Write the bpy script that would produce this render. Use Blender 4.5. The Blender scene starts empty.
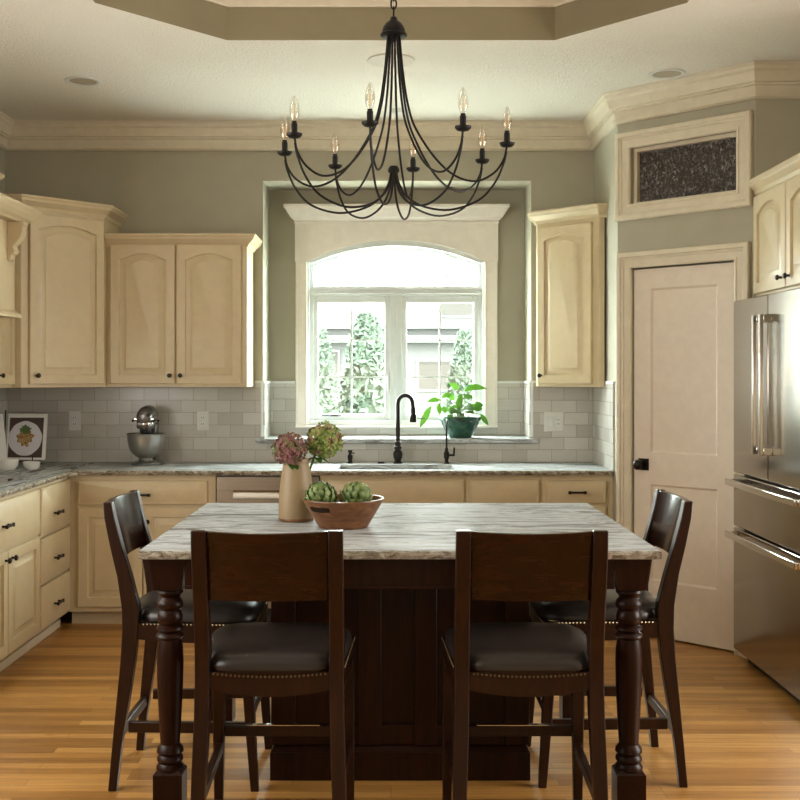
import bpy, bmesh, math, random
from mathutils import Vector, Matrix
random.seed(7)
PI = math.pi
C = bpy.context.scene.collection
S = bpy.context.scene

# ------------------------------------------------------------------ camera
cam_d = bpy.data.cameras.new('camera'); cam = bpy.data.objects.new('camera', cam_d); C.objects.link(cam)
cam.location = (0, 0, 1.455); cam.rotation_euler = (PI/2, 0, 0)
cam_d.sensor_width = 36; cam_d.sensor_fit = 'HORIZONTAL'; cam_d.lens = 1110/800*36
cam_d.shift_x = 9/800; cam_d.shift_y = -25/800
cam_d.clip_start = 0.05; cam_d.clip_end = 200
S.camera = cam

# ------------------------------------------------------------------ world and light
W = bpy.data.worlds.new('world'); S.world = W; W.use_nodes = True
bg = W.node_tree.nodes['Background']
bg.inputs[0].default_value = (0.92, 1.0, 0.96, 1); bg.inputs[1].default_value = 22.0
vs = S.view_settings
vs.view_transform = 'Standard'; vs.look = 'None'; vs.exposure = 1.15; vs.gamma = 1.0; vs.use_curve_mapping = False

def area(name, loc, rot, sx, sy, power, col, portal=False):
    d = bpy.data.lights.new(name, 'AREA'); d.shape = 'RECTANGLE'; d.size = sx; d.size_y = sy
    d.energy = power; d.color = col
    if portal: d.cycles.is_portal = True
    o = bpy.data.objects.new(name, d); C.objects.link(o); o.location = loc; o.rotation_euler = rot
    return o
area('window_portal', (0.033, 7.60, 1.75), (-PI/2, 0, 0), 1.3, 1.35, 1, (1, 1, 1), True)
# added soft fill lights inside solid walls, standing in for unseen windows
area('fill_right', (4.40, 3.15, 1.55), (0, PI/2, 0), 1.7, 1.8, 80, (1.0, 0.97, 0.92))
area('fill_rear', (0.4, -2.6, 1.2), (PI/2+math.radians(42), 0, 0), 3.4, 1.6, 11, (1.0, 0.76, 0.48))
area('fill_left', (-2.36, 2.9, 1.6), (0, -PI/2, 0), 1.2, 2.2, 32, (1.0, 0.96, 0.90))

# ------------------------------------------------------------------ helpers
def tag(o, label=None, cat=None, group=None, kind=None):
    if label: o['label'] = label
    if cat: o['category'] = cat
    if group: o['group'] = group
    if kind: o['kind'] = kind
    return o

def empty(name, loc=(0, 0, 0), rz=0, label=None, cat=None, group=None, kind=None):
    o = bpy.data.objects.new(name, None); C.objects.link(o)
    o.location = loc; o.rotation_euler = (0, 0, rz); o.empty_display_size = 0.1
    return tag(o, label, cat, group, kind)

class MB:
    def __init__(s): s.bm = bmesh.new()
    def face(s, vs_):
        try: return s.bm.faces.new(vs_)
        except ValueError: return None
    def box(s, x0, x1, y0, y1, z0, z1):
        v = [s.bm.verts.new(p) for p in ((x0,y0,z0),(x1,y0,z0),(x1,y1,z0),(x0,y1,z0),(x0,y0,z1),(x1,y0,z1),(x1,y1,z1),(x0,y1,z1))]
        for f in ((0,3,2,1),(4,5,6,7),(0,1,5,4),(1,2,6,5),(2,3,7,6),(3,0,4,7)): s.face([v[i] for i in f])
        return s
    def hexa(s, lo, hi):      # two quads of 3d points
        v = [s.bm.verts.new(p) for p in list(lo)+list(hi)]
        for f in ((0,3,2,1),(4,5,6,7),(0,1,5,4),(1,2,6,5),(2,3,7,6),(3,0,4,7)): s.face([v[i] for i in f])
        return s
    def prism(s, poly, z0, z1, m=None):   # poly xy, extruded in z ; m maps (a,b,h)
        m = m or (lambda a, b, h: (a, b, h))
        lo = [s.bm.verts.new(m(a, b, z0)) for a, b in poly]; hi = [s.bm.verts.new(m(a, b, z1)) for a, b in poly]
        n = len(poly)
        s.face(lo[::-1]); s.face(hi)
        for i in range(n): s.face([lo[i], lo[(i+1) % n], hi[(i+1) % n], hi[i]])
        return s
    def loops(s, rings, closed=True, cap0=True, cap1=True):
        R = [[s.bm.verts.new(p) for p in r] for r in rings]
        n = len(R[0])
        for a, b in zip(R, R[1:]):
            for i in range(n if closed else n-1):
                s.face([a[i], a[(i+1) % n], b[(i+1) % n], b[i]])
        if cap0: s.face(R[0][::-1])
        if cap1: s.face(R[-1])
        return s
    def sweep(s, path, prof, right=True, closed=False, m=None):
        m = m or (lambda a, b, h: (a, b, h))
        P = [Vector(p) for p in path]; n = len(P); rings = []
        def nrm(a, b):
            d = (b-a).normalized(); return Vector((d.y, -d.x)) if right else Vector((-d.y, d.x))
        for i in range(n):
            ns = []
            if closed or i > 0: ns.append(nrm(P[i-1], P[i]))
            if closed or i < n-1: ns.append(nrm(P[i], P[(i+1) % n]))
            mt = ns[0] if len(ns) == 1 else (ns[0]+ns[1])/(1+ns[0].dot(ns[1]))
            rings.append([m(P[i].x+mt.x*o, P[i].y+mt.y*o, h) for o, h in prof])
        if closed:
            rings.append(rings[0])
            s.loops(rings, True, False, False)
            bmesh.ops.remove_doubles(s.bm, verts=s.bm.verts, dist=1e-6)
        else: s.loops(rings)
        return s
    def lathe(s, prof, cx=0, cy=0, cz=0, n=24, sx=1, sy=1, m=None):
        m = m or (lambda p: p)
        rings = [[m((cx+r*sx*math.cos(2*PI*i/n), cy+r*sy*math.sin(2*PI*i/n), cz+z)) for i in range(n)] for r, z in prof]
        return s.loops(rings, True, True, True)
    def tube(s, pts, r, n=8, caps=True):
        P = [Vector(p) for p in pts]; rings = []; up = None
        rr = r if isinstance(r, (list, tuple)) else [r]*len(P)
        for i, p in enumerate(P):
            d = ((P[i+1] if i < len(P)-1 else p)-(P[i-1] if i > 0 else p)).normalized()
            if up is None: up = Vector((0, 0, 1)) if abs(d.z) < 0.9 else Vector((1, 0, 0))
            u = (up-d*up.dot(d)).normalized(); v = d.cross(u); up = u
            rings.append([p+(u*math.cos(2*PI*k/n)+v*math.sin(2*PI*k/n))*rr[i] for k in range(n)])
        return s.loops(rings, True, caps, caps)
    def ball(s, c, r, n=12, m=8, sx=1, sy=1, sz=1):
        prof = [(max(r*math.sin(PI*j/m), 1e-4), -r*math.cos(PI*j/m)*sz) for j in range(m+1)]
        return s.lathe(prof, c[0], c[1], c[2], n, sx, sy)
    def build(s, name, mat, parent=None, bevel=0, smooth=True, loc=None, seg=2, angle=38):
        bm = s.bm
        bmesh.ops.recalc_face_normals(bm, faces=bm.faces)
        if smooth:
            for f in bm.faces: f.smooth = True
            for e in bm.edges:
                if len(e.link_faces) == 2 and e.calc_face_angle(0) > math.radians(angle): e.smooth = False
        me = bpy.data.meshes.new(name); bm.to_mesh(me); bm.free()
        for mt in (mat if isinstance(mat, list) else [mat]): me.materials.append(mt)
        o = bpy.data.objects.new(name, me); C.objects.link(o)
        if parent: o.parent = parent
        if loc: o.location = loc
        if bevel:
            b = o.modifiers.new('bevel', 'BEVEL'); b.width = bevel; b.segments = seg; b.limit_method = 'ANGLE'; b.angle_limit = math.radians(35)
            b.harden_normals = False
        return o

def crv(pts, k=6):   # catmull-rom
    P = [Vector(p) for p in pts]; P = [P[0]*2-P[1]]+P+[P[-1]*2-P[-2]]; out = []
    for i in range(1, len(P)-2):
        for j in range(k):
            t = j/k; a, b, c, d = P[i-1], P[i], P[i+1], P[i+2]
            out.append(0.5*((2*b)+(c-a)*t+(2*a-5*b+4*c-d)*t*t+(3*b-a-3*c+d)*t**3))
    out.append(P[-2]); return out

def copy_thing(o, parent=None):
    c = o.copy(); C.objects.link(c); c.parent = parent
    for ch in list(o.children): copy_thing(ch, c)
    return c

# ------------------------------------------------------------------ materials
def mat(name, col, rough=0.5, metal=0.0, spec=0.5, **kw):
    m = bpy.data.materials.new(name); m.use_nodes = True
    b = m.node_tree.nodes['Principled BSDF']
    b.inputs['Base Color'].default_value = (*col, 1); b.inputs['Roughness'].default_value = rough
    b.inputs['Metallic'].default_value = metal; b.inputs['Specular IOR Level'].default_value = spec
    for k, v in kw.items(): b.inputs[k.replace('_', ' ')].default_value = v
    return m
def nt(m): return m.node_tree.nodes, m.node_tree.links, m.node_tree.nodes['Principled BSDF']
def objvec(m, scale=(1, 1, 1), rot=(0, 0, 0)):
    N, L, b = nt(m)
    tc = N.new('ShaderNodeTexCoord'); mp = N.new('ShaderNodeMapping')
    mp.inputs['Scale'].default_value = scale; mp.inputs['Rotation'].default_value = rot
    L.new(tc.outputs['Object'], mp.inputs[0]); return mp.outputs[0]
def noise(m, vec, scale, detail=4, rough=0.55, dist=0):
    N, L, b = nt(m); n = N.new('ShaderNodeTexNoise')
    n.inputs['Scale'].default_value = scale; n.inputs['Detail'].default_value = detail
    n.inputs['Roughness'].default_value = rough; n.inputs['Distortion'].default_value = dist
    L.new(vec, n.inputs['Vector']); return n.outputs['Fac']
def ramp(m, fac, stops):
    N, L, b = nt(m); r = N.new('ShaderNodeValToRGB')
    el = r.color_ramp.elements
    while len(el) < len(stops): el.new(0.5)
    for e, (p, c) in zip(el, stops): e.position = p; e.color = (*c, 1)
    L.new(fac, r.inputs[0]); return r.outputs[0]
def bump(m, h, strength=0.3, dist=0.01):
    N, L, b = nt(m); n = N.new('ShaderNodeBump'); n.inputs['Strength'].default_value = strength
    n.inputs['Distance'].default_value = dist; L.new(h, n.inputs['Height']); L.new(n.outputs[0], b.inputs['Normal'])
def setcol(m, c): N, L, b = nt(m); L.new(c, b.inputs['Base Color'])
def mixc(m, fac, a, b_, mode='MIX'):
    N, L, b = nt(m); x = N.new('ShaderNodeMix'); x.data_type = 'RGBA'; x.blend_type = mode
    for s_, v in ((x.inputs[0], fac), (x.inputs[6], a), (x.inputs[7], b_)):
        if isinstance(v, (int, float)): s_.default_value = v
        elif isinstance(v, tuple): s_.default_value = (*v, 1)
        else: L.new(v, s_)
    return x.outputs[2]

def painted(name, col, rough=0.42, sc=18, amt=0.02):
    m = mat(name, col, rough)
    v = objvec(m); f = noise(m, v, sc, 3)
    c2 = tuple(x*0.93 for x in col); setcol(m, ramp(m, f, [(0.3, c2), (0.7, col)]))
    bump(m, noise(m, v, 60, 2), amt, 0.01); return m

M = {}
M['cabinet'] = painted('cream_paint', (0.645, 0.53, 0.335), 0.38)
M['trim'] = painted('cream_trim_paint', (0.74, 0.67, 0.52), 0.4)
M['door'] = painted('door_paint', (0.80, 0.71, 0.60), 0.42)
M['wintrim'] = painted('window_casing_paint', (0.88, 0.835, 0.765), 0.4)
M['white'] = painted('white_vinyl', (0.74, 0.78, 0.765), 0.4)
M['white2'] = painted('white_plastic', (0.72, 0.72, 0.68), 0.35)
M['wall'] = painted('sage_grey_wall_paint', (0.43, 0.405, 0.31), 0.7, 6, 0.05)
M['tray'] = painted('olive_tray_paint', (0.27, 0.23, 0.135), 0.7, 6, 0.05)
# textured ceiling
m = mat('ceiling_plaster', (0.84, 0.80, 0.71), 0.9); v = objvec(m)
bump(m, ramp(m, noise(m, v, 75, 4, 0.6), [(0.42, (0, 0, 0)), (0.62, (1, 1, 1))]), 0.5, 0.01); M['ceiling'] = m
# oak strip floor, boards run left to right
m = mat('oak_floor', (0.5, 0.3, 0.1), 0.28); N, L, b = nt(m)
v = objvec(m)
br = N.new('ShaderNodeTexBrick'); L.new(v, br.inputs['Vector'])
br.inputs['Scale'].default_value = 1; br.inputs['Brick Width'].default_value = 0.95; br.inputs['Row Height'].default_value = 0.057
br.inputs['Mortar Size'].default_value = 0.0009; br.inputs['Mortar Smooth'].default_value = 0.3; br.offset = 0.37; br.offset_frequency = 3
br.inputs['Color1'].default_value = (0, 0, 0, 1); br.inputs['Color2'].default_value = (1, 1, 1, 1); br.inputs['Mortar'].default_value = (0.35, 0.35, 0.35, 1)
sep = ramp(m, br.outputs['Color'], [(0.0, (0.29, 0.125, 0.024)), (0.35, (0.40, 0.185, 0.040)), (0.65, (0.50, 0.245, 0.060)), (1.0, (0.60, 0.32, 0.095))])
g1 = noise(m, objvec(m, (1.2, 26, 1)), 2.2, 8, 0.65, 0.6)
gr = ramp(m, g1, [(0.3, (0.62, 0.58, 0.52)), (0.55, (1, 1, 1)), (0.75, (1.0, 1.0, 1.0))])
c = mixc(m, 0.75, sep, gr, 'MULTIPLY')
c = mixc(m, br.outputs['Fac'], c, (0.12, 0.05, 0.02)); setcol(m, c)
L.new(ramp(m, g1, [(0.3, (0.42,)*3), (0.7, (0.26,)*3)]), b.inputs['Roughness'])
bump(m, g1, 0.08, 0.004); M['floor'] = m
# subway tile
def tile(name, axis):
    m = mat(name, (0.6, 0.58, 0.52), 0.22); N, L, b = nt(m)
    tc = N.new('ShaderNodeTexCoord'); sp = N.new('ShaderNodeSeparateXYZ'); cb = N.new('ShaderNodeCombineXYZ')
    L.new(tc.outputs['Object'], sp.inputs[0]); L.new(sp.outputs[axis], cb.inputs[0]); 
    ad = N.new('ShaderNodeMath'); ad.operation = 'SUBTRACT'; L.new(sp.outputs[2], ad.inputs[0]); ad.inputs[1].default_value = 0.905
    L.new(ad.outputs[0], cb.inputs[1])
    br = N.new('ShaderNodeTexBrick'); L.new(cb.outputs[0], br.inputs['Vector'])
    br.inputs['Scale'].default_value = 1; br.inputs['Brick Width'].default_value = 0.156; br.inputs['Row Height'].default_value = 0.0782
    br.inputs['Mortar Size'].default_value = 0.0016; br.inputs['Mortar Smooth'].default_value = 0.2
    br.inputs['Color1'].default_value = (0, 0, 0, 1); br.inputs['Color2'].default_value = (1, 1, 1, 1)
    c = ramp(m, br.outputs['Color'], [(0, (0.50, 0.48, 0.44)), (1, (0.64, 0.63, 0.59))])
    st = noise(m, objvec(m, (6, 6, 90)), 2.0, 4)
    c = mixc(m, 0.5, c, ramp(m, st, [(0.3, (0.86, 0.85, 0.83)), (0.7, (1, 1, 1))]), 'MULTIPLY')
    c = mixc(m, br.outputs['Fac'], c, (0.36, 0.33, 0.27)); setcol(m, c)
    inv = N.new('ShaderNodeMath'); inv.operation = 'SUBTRACT'; inv.inputs[0].default_value = 1; L.new(br.outputs['Fac'], inv.inputs[1])
    bump(m, inv.outputs[0], 0.6, 0.003); return m
M['tile_x'] = tile('marble_subway_tile', 0); M['tile_y'] = tile('marble_subway_tile_return', 1)
# streaked granite
def granite(name, scx, scy, edge=False):
    m = mat(name, (0.6, 0.6, 0.57), 0.30, 0, 0.09); 
    f = noise(m, objvec(m, (scx, scy, 3)), 1.7, 9, 0.68, 1.6)
    c = ramp(m, f, [(0.30, (0.11, 0.09, 0.075)), (0.40, (0.23, 0.225, 0.22)), (0.46, (0.43, 0.46, 0.475)), (0.53, (0.60, 0.64, 0.66)), (0.59, (0.25, 0.26, 0.265)), (0.64, (0.48, 0.51, 0.525)), (0.74, (0.20, 0.175, 0.15))])
    g = noise(m, objvec(m), 160, 3)
    c = mixc(m, 0.4, c, ramp(m, g, [(0.35, (0.7, 0.66, 0.6)), (0.6, (1, 1, 1))]), 'MULTIPLY')
    # honed stone: a weak, even sheen over a matt body
    N, L, b = nt(m); d = N.new('ShaderNodeBsdfDiffuse'); L.new(c, d.inputs[0]); gl = N.new('ShaderNodeBsdfGlossy'); gl.inputs['Roughness'].default_value = 0.32
    x = N.new('ShaderNodeMixShader'); x.inputs[0].default_value = 0.022; L.new(d.outputs[0], x.inputs[1]); L.new(gl.outputs[0], x.inputs[2]); L.new(x.outputs[0], N['Material Output'].inputs[0])
    return m
M['granite'] = granite('streaked_granite', 1.1, 6.5)
M['granite_y'] = granite('streaked_granite_lengthwise', 6.5, 1.1)
m = mat('rough_granite_edge', (0.4, 0.36, 0.28), 0.5); f = noise(m, objvec(m, (1, 1, 2.2)), 26, 7, 0.7, 0.8)
setcol(m, ramp(m, f, [(0.36, (0.10, 0.075, 0.045)), (0.47, (0.27, 0.23, 0.16)), (0.56, (0.47, 0.43, 0.35)), (0.68, (0.62, 0.60, 0.53))])); bump(m, f, 0.9, 0.012); M['granite_edge'] = m
# woods
def wood(name, c0, c1, rough, sc=(3, 3, 22)):
    m = mat(name, c1, rough, 0, 0.36); f = noise(m, objvec(m, sc), 2.0, 7, 0.6, 0.8)
    setcol(m, ramp(m, f, [(0.3, c0), (0.7, c1)])); bump(m, f, 0.04, 0.003); return m
M['walnut'] = wood('dark_cherry_wood', (0.010, 0.0027, 0.0011), (0.031, 0.0080, 0.0024), 0.33, (22, 22, 2))
M['walnut_h'] = wood('dark_cherry_wood_flat_grain', (0.011, 0.0030, 0.0011), (0.030, 0.0080, 0.0024), 0.16, (3, 22, 22))
M['island'] = wood('dark_island_wood', (0.010, 0.0026, 0.0012), (0.026, 0.0066, 0.0022), 0.36, (22, 22, 2))
nt(M['island'])[2].inputs['Specular IOR Level'].default_value = 0.2
M['acacia'] = wood('acacia_bowl_wood', (0.075, 0.028, 0.010), (0.24, 0.105, 0.042), 0.35, (5, 20, 22))
m = mat('dark_brown_leather', (0.022, 0.017, 0.015), 0.36); v = objvec(m); bump(m, noise(m, v, 220, 3), 0.15, 0.002); M['leather'] = m
M['brass'] = mat('aged_brass', (0.25, 0.19, 0.11), 0.35, 1.0)
M['bronze'] = mat('oil_rubbed_bronze', (0.018, 0.014, 0.012), 0.38, 0.6)
M['iron'] = mat('black_iron', (0.010, 0.009, 0.009), 0.45, 0.5)
# stainless
def steel(name, col, rough, sc):
    m = mat(name, col, rough, 1.0); f = noise(m, objvec(m, sc), 3, 3)
    setcol(m, ramp(m, f, [(0.3, tuple(x*0.9 for x in col)), (0.7, col)])); return m
M['steel'] = steel('brushed_stainless', (0.40, 0.375, 0.34), 0.15, (120, 120, 2))
M['steel_bright'] = mat('polished_steel', (0.72, 0.72, 0.70), 0.16, 1.0)
M['steel_dw'] = steel('dishwasher_steel', (0.50, 0.46, 0.40), 0.30, (2, 120, 120))
M['grille'] = mat('speaker_grille', (0.66, 0.62, 0.54), 0.8)
M['baffle'] = mat('tan_baffle', (0.42, 0.37, 0.27), 0.6)
M['bowl_steel'] = mat('brushed_bowl_steel', (0.55, 0.54, 0.52), 0.30, 1.0)
M['dark'] = mat('dark_gap', (0.012, 0.012, 0.012), 0.5)
M['black_glass'] = mat('black_glass', (0.008, 0.008, 0.009), 0.05)
M['gunmetal'] = mat('gunmetal_enamel', (0.17, 0.17, 0.165), 0.22, 0.55)
M['porcelain'] = mat('white_porcelain', (0.78, 0.76, 0.71), 0.25)
M['paper'] = mat('book_paper', (0.80, 0.79, 0.77), 0.6)
M['stoneware'] = painted('tan_stoneware', (0.29, 0.205, 0.105), 0.5, 30, 0.1)
m = mat('green_glaze', (0.02, 0.14, 0.09), 0.2); f = noise(m, objvec(m, (1, 1, 1.5)), 14, 5)
setcol(m, ramp(m, f, [(0.35, (0.006, 0.040, 0.024)), (0.55, (0.018, 0.085, 0.052)), (0.75, (0.08, 0.17, 0.12))])); M['glaze'] = m
m = mat('green_leaf', (0.12, 0.34, 0.04), 0.35); f = noise(m, objvec(m), 9, 2)
setcol(m, ramp(m, f, [(0.3, (0.018, 0.085, 0.008)), (0.7, (0.075, 0.19, 0.016))])); nt(m)[2].inputs['Subsurface Weight'].default_value = 0.0
N, L, b = nt(m)
tr = N.new('ShaderNodeBsdfTranslucent'); tr.inputs[0].default_value = (0.075, 0.20, 0.018, 1); mx = N.new('ShaderNodeMixShader'); mx.inputs[0].default_value = 0.3
L.new(b.outputs[0], mx.inputs[1]); L.new(tr.outputs[0], mx.inputs[2]); L.new(mx.outputs[0], N['Material Output'].inputs[0]); M['leaf'] = m
M['stem'] = mat('green_stem', (0.10, 0.20, 0.05), 0.5)
M['soil'] = painted('bark_soil', (0.22, 0.14, 0.08), 0.9, 60, 0.6)
def petals(name, stops):
    m = mat(name, stops[0][1], 0.6); f = noise(m, objvec(m), 26, 3, 0.6); setcol(m, ramp(m, f, stops)); return m
M['petal_mauve'] = petals('mauve_petals', [(0.32, (0.13, 0.19, 0.045)), (0.44, (0.20, 0.14, 0.075)), (0.58, (0.27, 0.095, 0.095)), (0.72, (0.20, 0.065, 0.085))])
M['petal_green'] = petals('green_and_rose_petals', [(0.36, (0.15, 0.24, 0.04)), (0.52, (0.28, 0.34, 0.08)), (0.60, (0.33, 0.17, 0.12)), (0.72, (0.24, 0.085, 0.09))])
m = mat('artichoke_green', (0.2, 0.26, 0.1), 0.55); f = noise(m, objvec(m), 30, 3)
setcol(m, ramp(m, f, [(0.34, (0.060, 0.115, 0.022)), (0.66, (0.26, 0.34, 0.12))])); M['artichoke'] = m
# clear window glass
def glass(name, tint, gl):
    m = bpy.data.materials.new(name); m.use_nodes = True; N = m.node_tree.nodes; L = m.node_tree.links; N.remove(N['Principled BSDF'])
    t = N.new('ShaderNodeBsdfTransparent'); t.inputs[0].default_value = (*tint, 1)
    g = N.new('ShaderNodeBsdfGlossy'); g.inputs['Roughness'].default_value = 0.02; x = N.new('ShaderNodeMixShader'); x.inputs[0].default_value = gl
    L.new(t.outputs[0], x.inputs[1]); L.new(g.outputs[0], x.inputs[2]); L.new(x.outputs[0], N['Material Output'].inputs[0]); return m
M['pane'] = glass('window_glass', (0.97, 0.985, 0.975), 0.05)
M['bulb'] = glass('clear_bulb_glass', (0.93, 0.91, 0.86), 0.16)
m = mat('filament', (0.9, 0.6, 0.3), 0.5); b = nt(m)[2]; b.inputs['Emission Color'].default_value = (1, 0.62, 0.25, 1); b.inputs['Emission Strength'].default_value = 0.35; M['filament'] = m
# rain glass of the transom; pantry darkness and pale sparkles painted into its colour
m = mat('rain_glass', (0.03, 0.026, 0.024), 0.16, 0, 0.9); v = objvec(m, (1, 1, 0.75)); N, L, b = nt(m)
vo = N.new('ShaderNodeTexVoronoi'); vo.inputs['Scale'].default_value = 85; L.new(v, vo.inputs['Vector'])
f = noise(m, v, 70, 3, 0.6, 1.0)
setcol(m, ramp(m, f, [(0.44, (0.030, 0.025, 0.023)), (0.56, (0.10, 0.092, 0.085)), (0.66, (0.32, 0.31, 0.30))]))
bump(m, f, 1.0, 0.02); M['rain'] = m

# raised panel / drawer front ---------------------------------------------------
def outline(x0, x1, z0, z1, arch, y, n=14):
    pts = [(x0, y, z0), (x1, y, z0)]
    for i in range(n+1):
        t = i/n; x = x1+(x0-x1)*t
        s_ = max(0.0, 1-abs(2*t-1)); q_ = 1-min(1, max(0, (s_-0.05)/0.95)); sh = arch*(1-q_*q_) if arch else 0
        pts.append((x, y, z1-arch+sh))
    return pts
def front(x0, x1, z0, z1, fr=0.055, arch=0.0, t=0.02, y0=0.0, flat=False):
    """door or drawer front whose face is at y0-t"""
    mb = MB(); yf = y0-t; e = 0.004
    R = [outline(x0, x1, z0, z1, 0, y0), outline(x0, x1, z0, z1, 0, yf+e), outline(x0+e, x1-e, z0+e, z1-e, 0, yf)]
    a, b, c, d = x0+fr, x1-fr, z0+fr, z1-fr
    if flat:      # edge-moulded slab drawer
        g = 0.012
        R += [outline(x0+g, x1-g, z0+g, z1-g, 0, yf), outline(x0+g+.006, x1-g-.006, z0+g+.006, z1-g-.006, 0, yf-0.004)]
    else:
        for k, (o, dy) in enumerate([(0, 0), (0.003, 0.013), (0.013, 0.013), (0.042, 0.002), (0.044, 0.0)]):
            R.append(outline(a+o, b-o, c+o, d-o, arch, yf+dy))
    mb.loops(R); return mb
def knob(x, y, z, parent, r=0.014, mat_='bronze'):
    mb = MB(); prof = [(0.006, 0), (0.006, 0.014), (r, 0.018), (r*1.05, 0.024), (r*0.7, 0.030)]
    mb.lathe(prof, n=14, m=lambda p: (x+p[0], y-p[2], z+p[1])); return mb.build('knob', M[mat_], parent)
def pull(x, y, z, parent, w=0.09):
    mb = MB(); h = w/2
    mb.box(x-h-.008, x+h+.008, y-0.030, y-0.021, z-0.006, z+0.006)
    for sx in (-1, 1): mb.lathe([(0.006, 0), (0.005, 0.024)], n=10, m=lambda p, sx=sx: (x+sx*h*.8+p[0], y-p[2], z+p[1])); mb.box(x+sx*h-.007, x+sx*h+.007, y-.032, y-.020, z-.009, z+.009)
    return mb.build('handle', M['bronze'], parent, bevel=0.002)
CROWN = [(0, 0), (0.055, 0), (0.055, -0.010), (0.047, -0.020), (0.044, -0.030), (0.028, -0.046), (0.015, -0.056), (0.010, -0.066), (0.006, -0.075), (0, -0.075)]

# ================================================================== THE ROOM
LW, BW, NB, SW = -2.44, 7.02, 7.38, 1.285       # left wall, back wall, niche back, short wall
CE = 3.045
def struct(mb, name, mt, parent=None, **k):
    o = mb.build(name, M[mt], parent, **k)
    if not parent: o['kind'] = 'structure'
    return o
struct(MB().box(LW-.12, 4.62, -3.1, 7.6, -.1, 0), 'floor', 'floor')
# ceiling with an octagonal tray
bm = bmesh.new()
TX, TC = 0.778, 1.262; ty = [2.972, 3.50, 4.74, 5.268]
octo = [(-TX, ty[3]), (TX, ty[3]), (TC, ty[2]), (TC, ty[1]), (TX, ty[0]), (-TX, ty[0]), (-TC, ty[1]), (-TC, ty[2])]
outer = [bm.verts.new((x, y, CE)) for x, y in ((LW-.12, -3.1), (4.62, -3.1), (4.62, 7.6), (LW-.12, 7.6))]
inner = [bm.verts.new((x, y, CE)) for x, y in octo]
es = [bm.edges.new((outer[i], outer[(i+1) % 4])) for i in range(4)]+[bm.edges.new((inner[i], inner[(i+1) % 8])) for i in range(8)]
bmesh.ops.triangle_fill(bm, edges=es, use_beauty=True)
mb = MB(); mb.bm.free(); mb.bm = bm
mb.box(LW-.12, 4.62, -3.1, 7.6, CE+.36, CE+.40)
TZ = 3.30
cv = [bm.verts.new((x, y, TZ)) for x, y in octo]; bm.faces.new(cv)
ceil = mb.build('ceiling', M['ceiling'], smooth=False); ceil['kind'] = 'structure'
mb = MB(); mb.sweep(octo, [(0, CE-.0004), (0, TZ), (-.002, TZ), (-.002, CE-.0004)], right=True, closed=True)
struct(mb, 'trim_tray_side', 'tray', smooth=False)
mb = MB(); mb.sweep(octo, [(0.001, 3.20), (0.001, 3.299), (0.10, 3.299), (0.098, 3.285), (0.075, 3.265), (0.035, 3.225), (0.012, 3.208), (0.010, 3.20)], right=True, closed=True)
struct(mb, 'trim_tray_crown', 'trim')

# back wall with its deep window niche
NX0, NX1, NZ0, NZ1 = -0.810, 0.886, 1.025, 2.683
mb = MB()
mb.box(LW-.12, NX0, BW, NB+.15, 0, CE+.02); mb.box(NX1, 2.8, BW, NB+.15, 0, CE+.02)
mb.box(NX0, NX1, BW, NB+.15, NZ1, CE+.02); mb.box(NX0, NX1, BW, NB+.15, 0, NZ0)
WX0, WX1, WZ0, WZ1, WZS = -0.560, 0.625, 1.125, 2.352, 2.206
mb.box(NX0, WX0, NB, NB+.15, NZ0, NZ1); mb.box(WX1, NX1, NB, NB+.15, NZ0, NZ1)
mb.box(WX0, WX1, NB, NB+.15, NZ0, WZ0); mb.box(WX0, WX1, NB, NB+.15, WZ1, NZ1)
wb = struct(mb, 'wall_back', 'wall', smooth=False)
struct(MB().box(LW-.12, LW, -3.1, BW, 0, CE+.02), 'wall_left', 'wall', smooth=False)
# short return wall and diagonal pantry wall (door and transom openings)
mb = MB(); mb.box(SW, SW+.10, 6.36, BW, 0, CE+.02); 
q = 0.70710678
DG = lambda a, b, h: (SW+a*q+b*q, 6.295-a*q+b*q, h)     # a along the wall, b into the wall
def dbox(mb, a0, a1, b0, b1, z0, z1):
    mb.hexa([DG(a0, b0, z0), DG(a1, b0, z0), DG(a1, b1, z0), DG(a0, b1, z0)], [DG(a0, b0, z1), DG(a1, b0, z1), DG(a1, b1, z1), DG(a0, b1, z1)])
mb.prism([(SW, 6.295), (SW, 6.36), (SW+.10, 6.36), (SW+.10, 6.30)], 0, CE+.02)
DA0, DA1, DZ = 0.101, 0.716, 2.047
TA0, TA1, TZ0, TZ1 = 0.085, 0.735, 2.410, 2.730
dbox(mb, 0, TA0, 0, .11, 0, CE+.02); dbox(mb, TA1, .833, 0, .11, 0, CE+.02)
dbox(mb, TA0, TA1, 0, .11, DZ+.01, TZ0); dbox(mb, TA0, TA1, 0, .11, TZ1, CE+.02)
dbox(mb, TA0, TA1, .09, .11, 0, DZ+.01)
dbox(mb, TA0, DA0-.004, 0, .09, 0, DZ+.01); dbox(mb, DA1+.004, TA1, 0, .09, 0, DZ+.01)
struct(mb, 'wall_pantry', 'wall', smooth=False)
mb = MB(); mb.box(1.874, 2.74, 5.706, 5.82, 0, CE+.02); mb.box(2.62, 2.74, 4.30, 5.706, 0, CE+.02); mb.box(2.62, 4.62, 4.18, 4.30, 0, CE+.02)
struct(mb, 'wall_fridge_alcove', 'wall', smooth=False)
mb = MB(); mb.box(4.5, 4.62, -3.1, 4.18, 0, CE+.02)
struct(mb, 'wall_right', 'wall', smooth=False)
mb = MB(); mb.box(LW, 4.5, -3.1, -2.98, 0, CE+.02)
struct(mb, 'wall_rear', 'wall', smooth=False)

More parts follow.
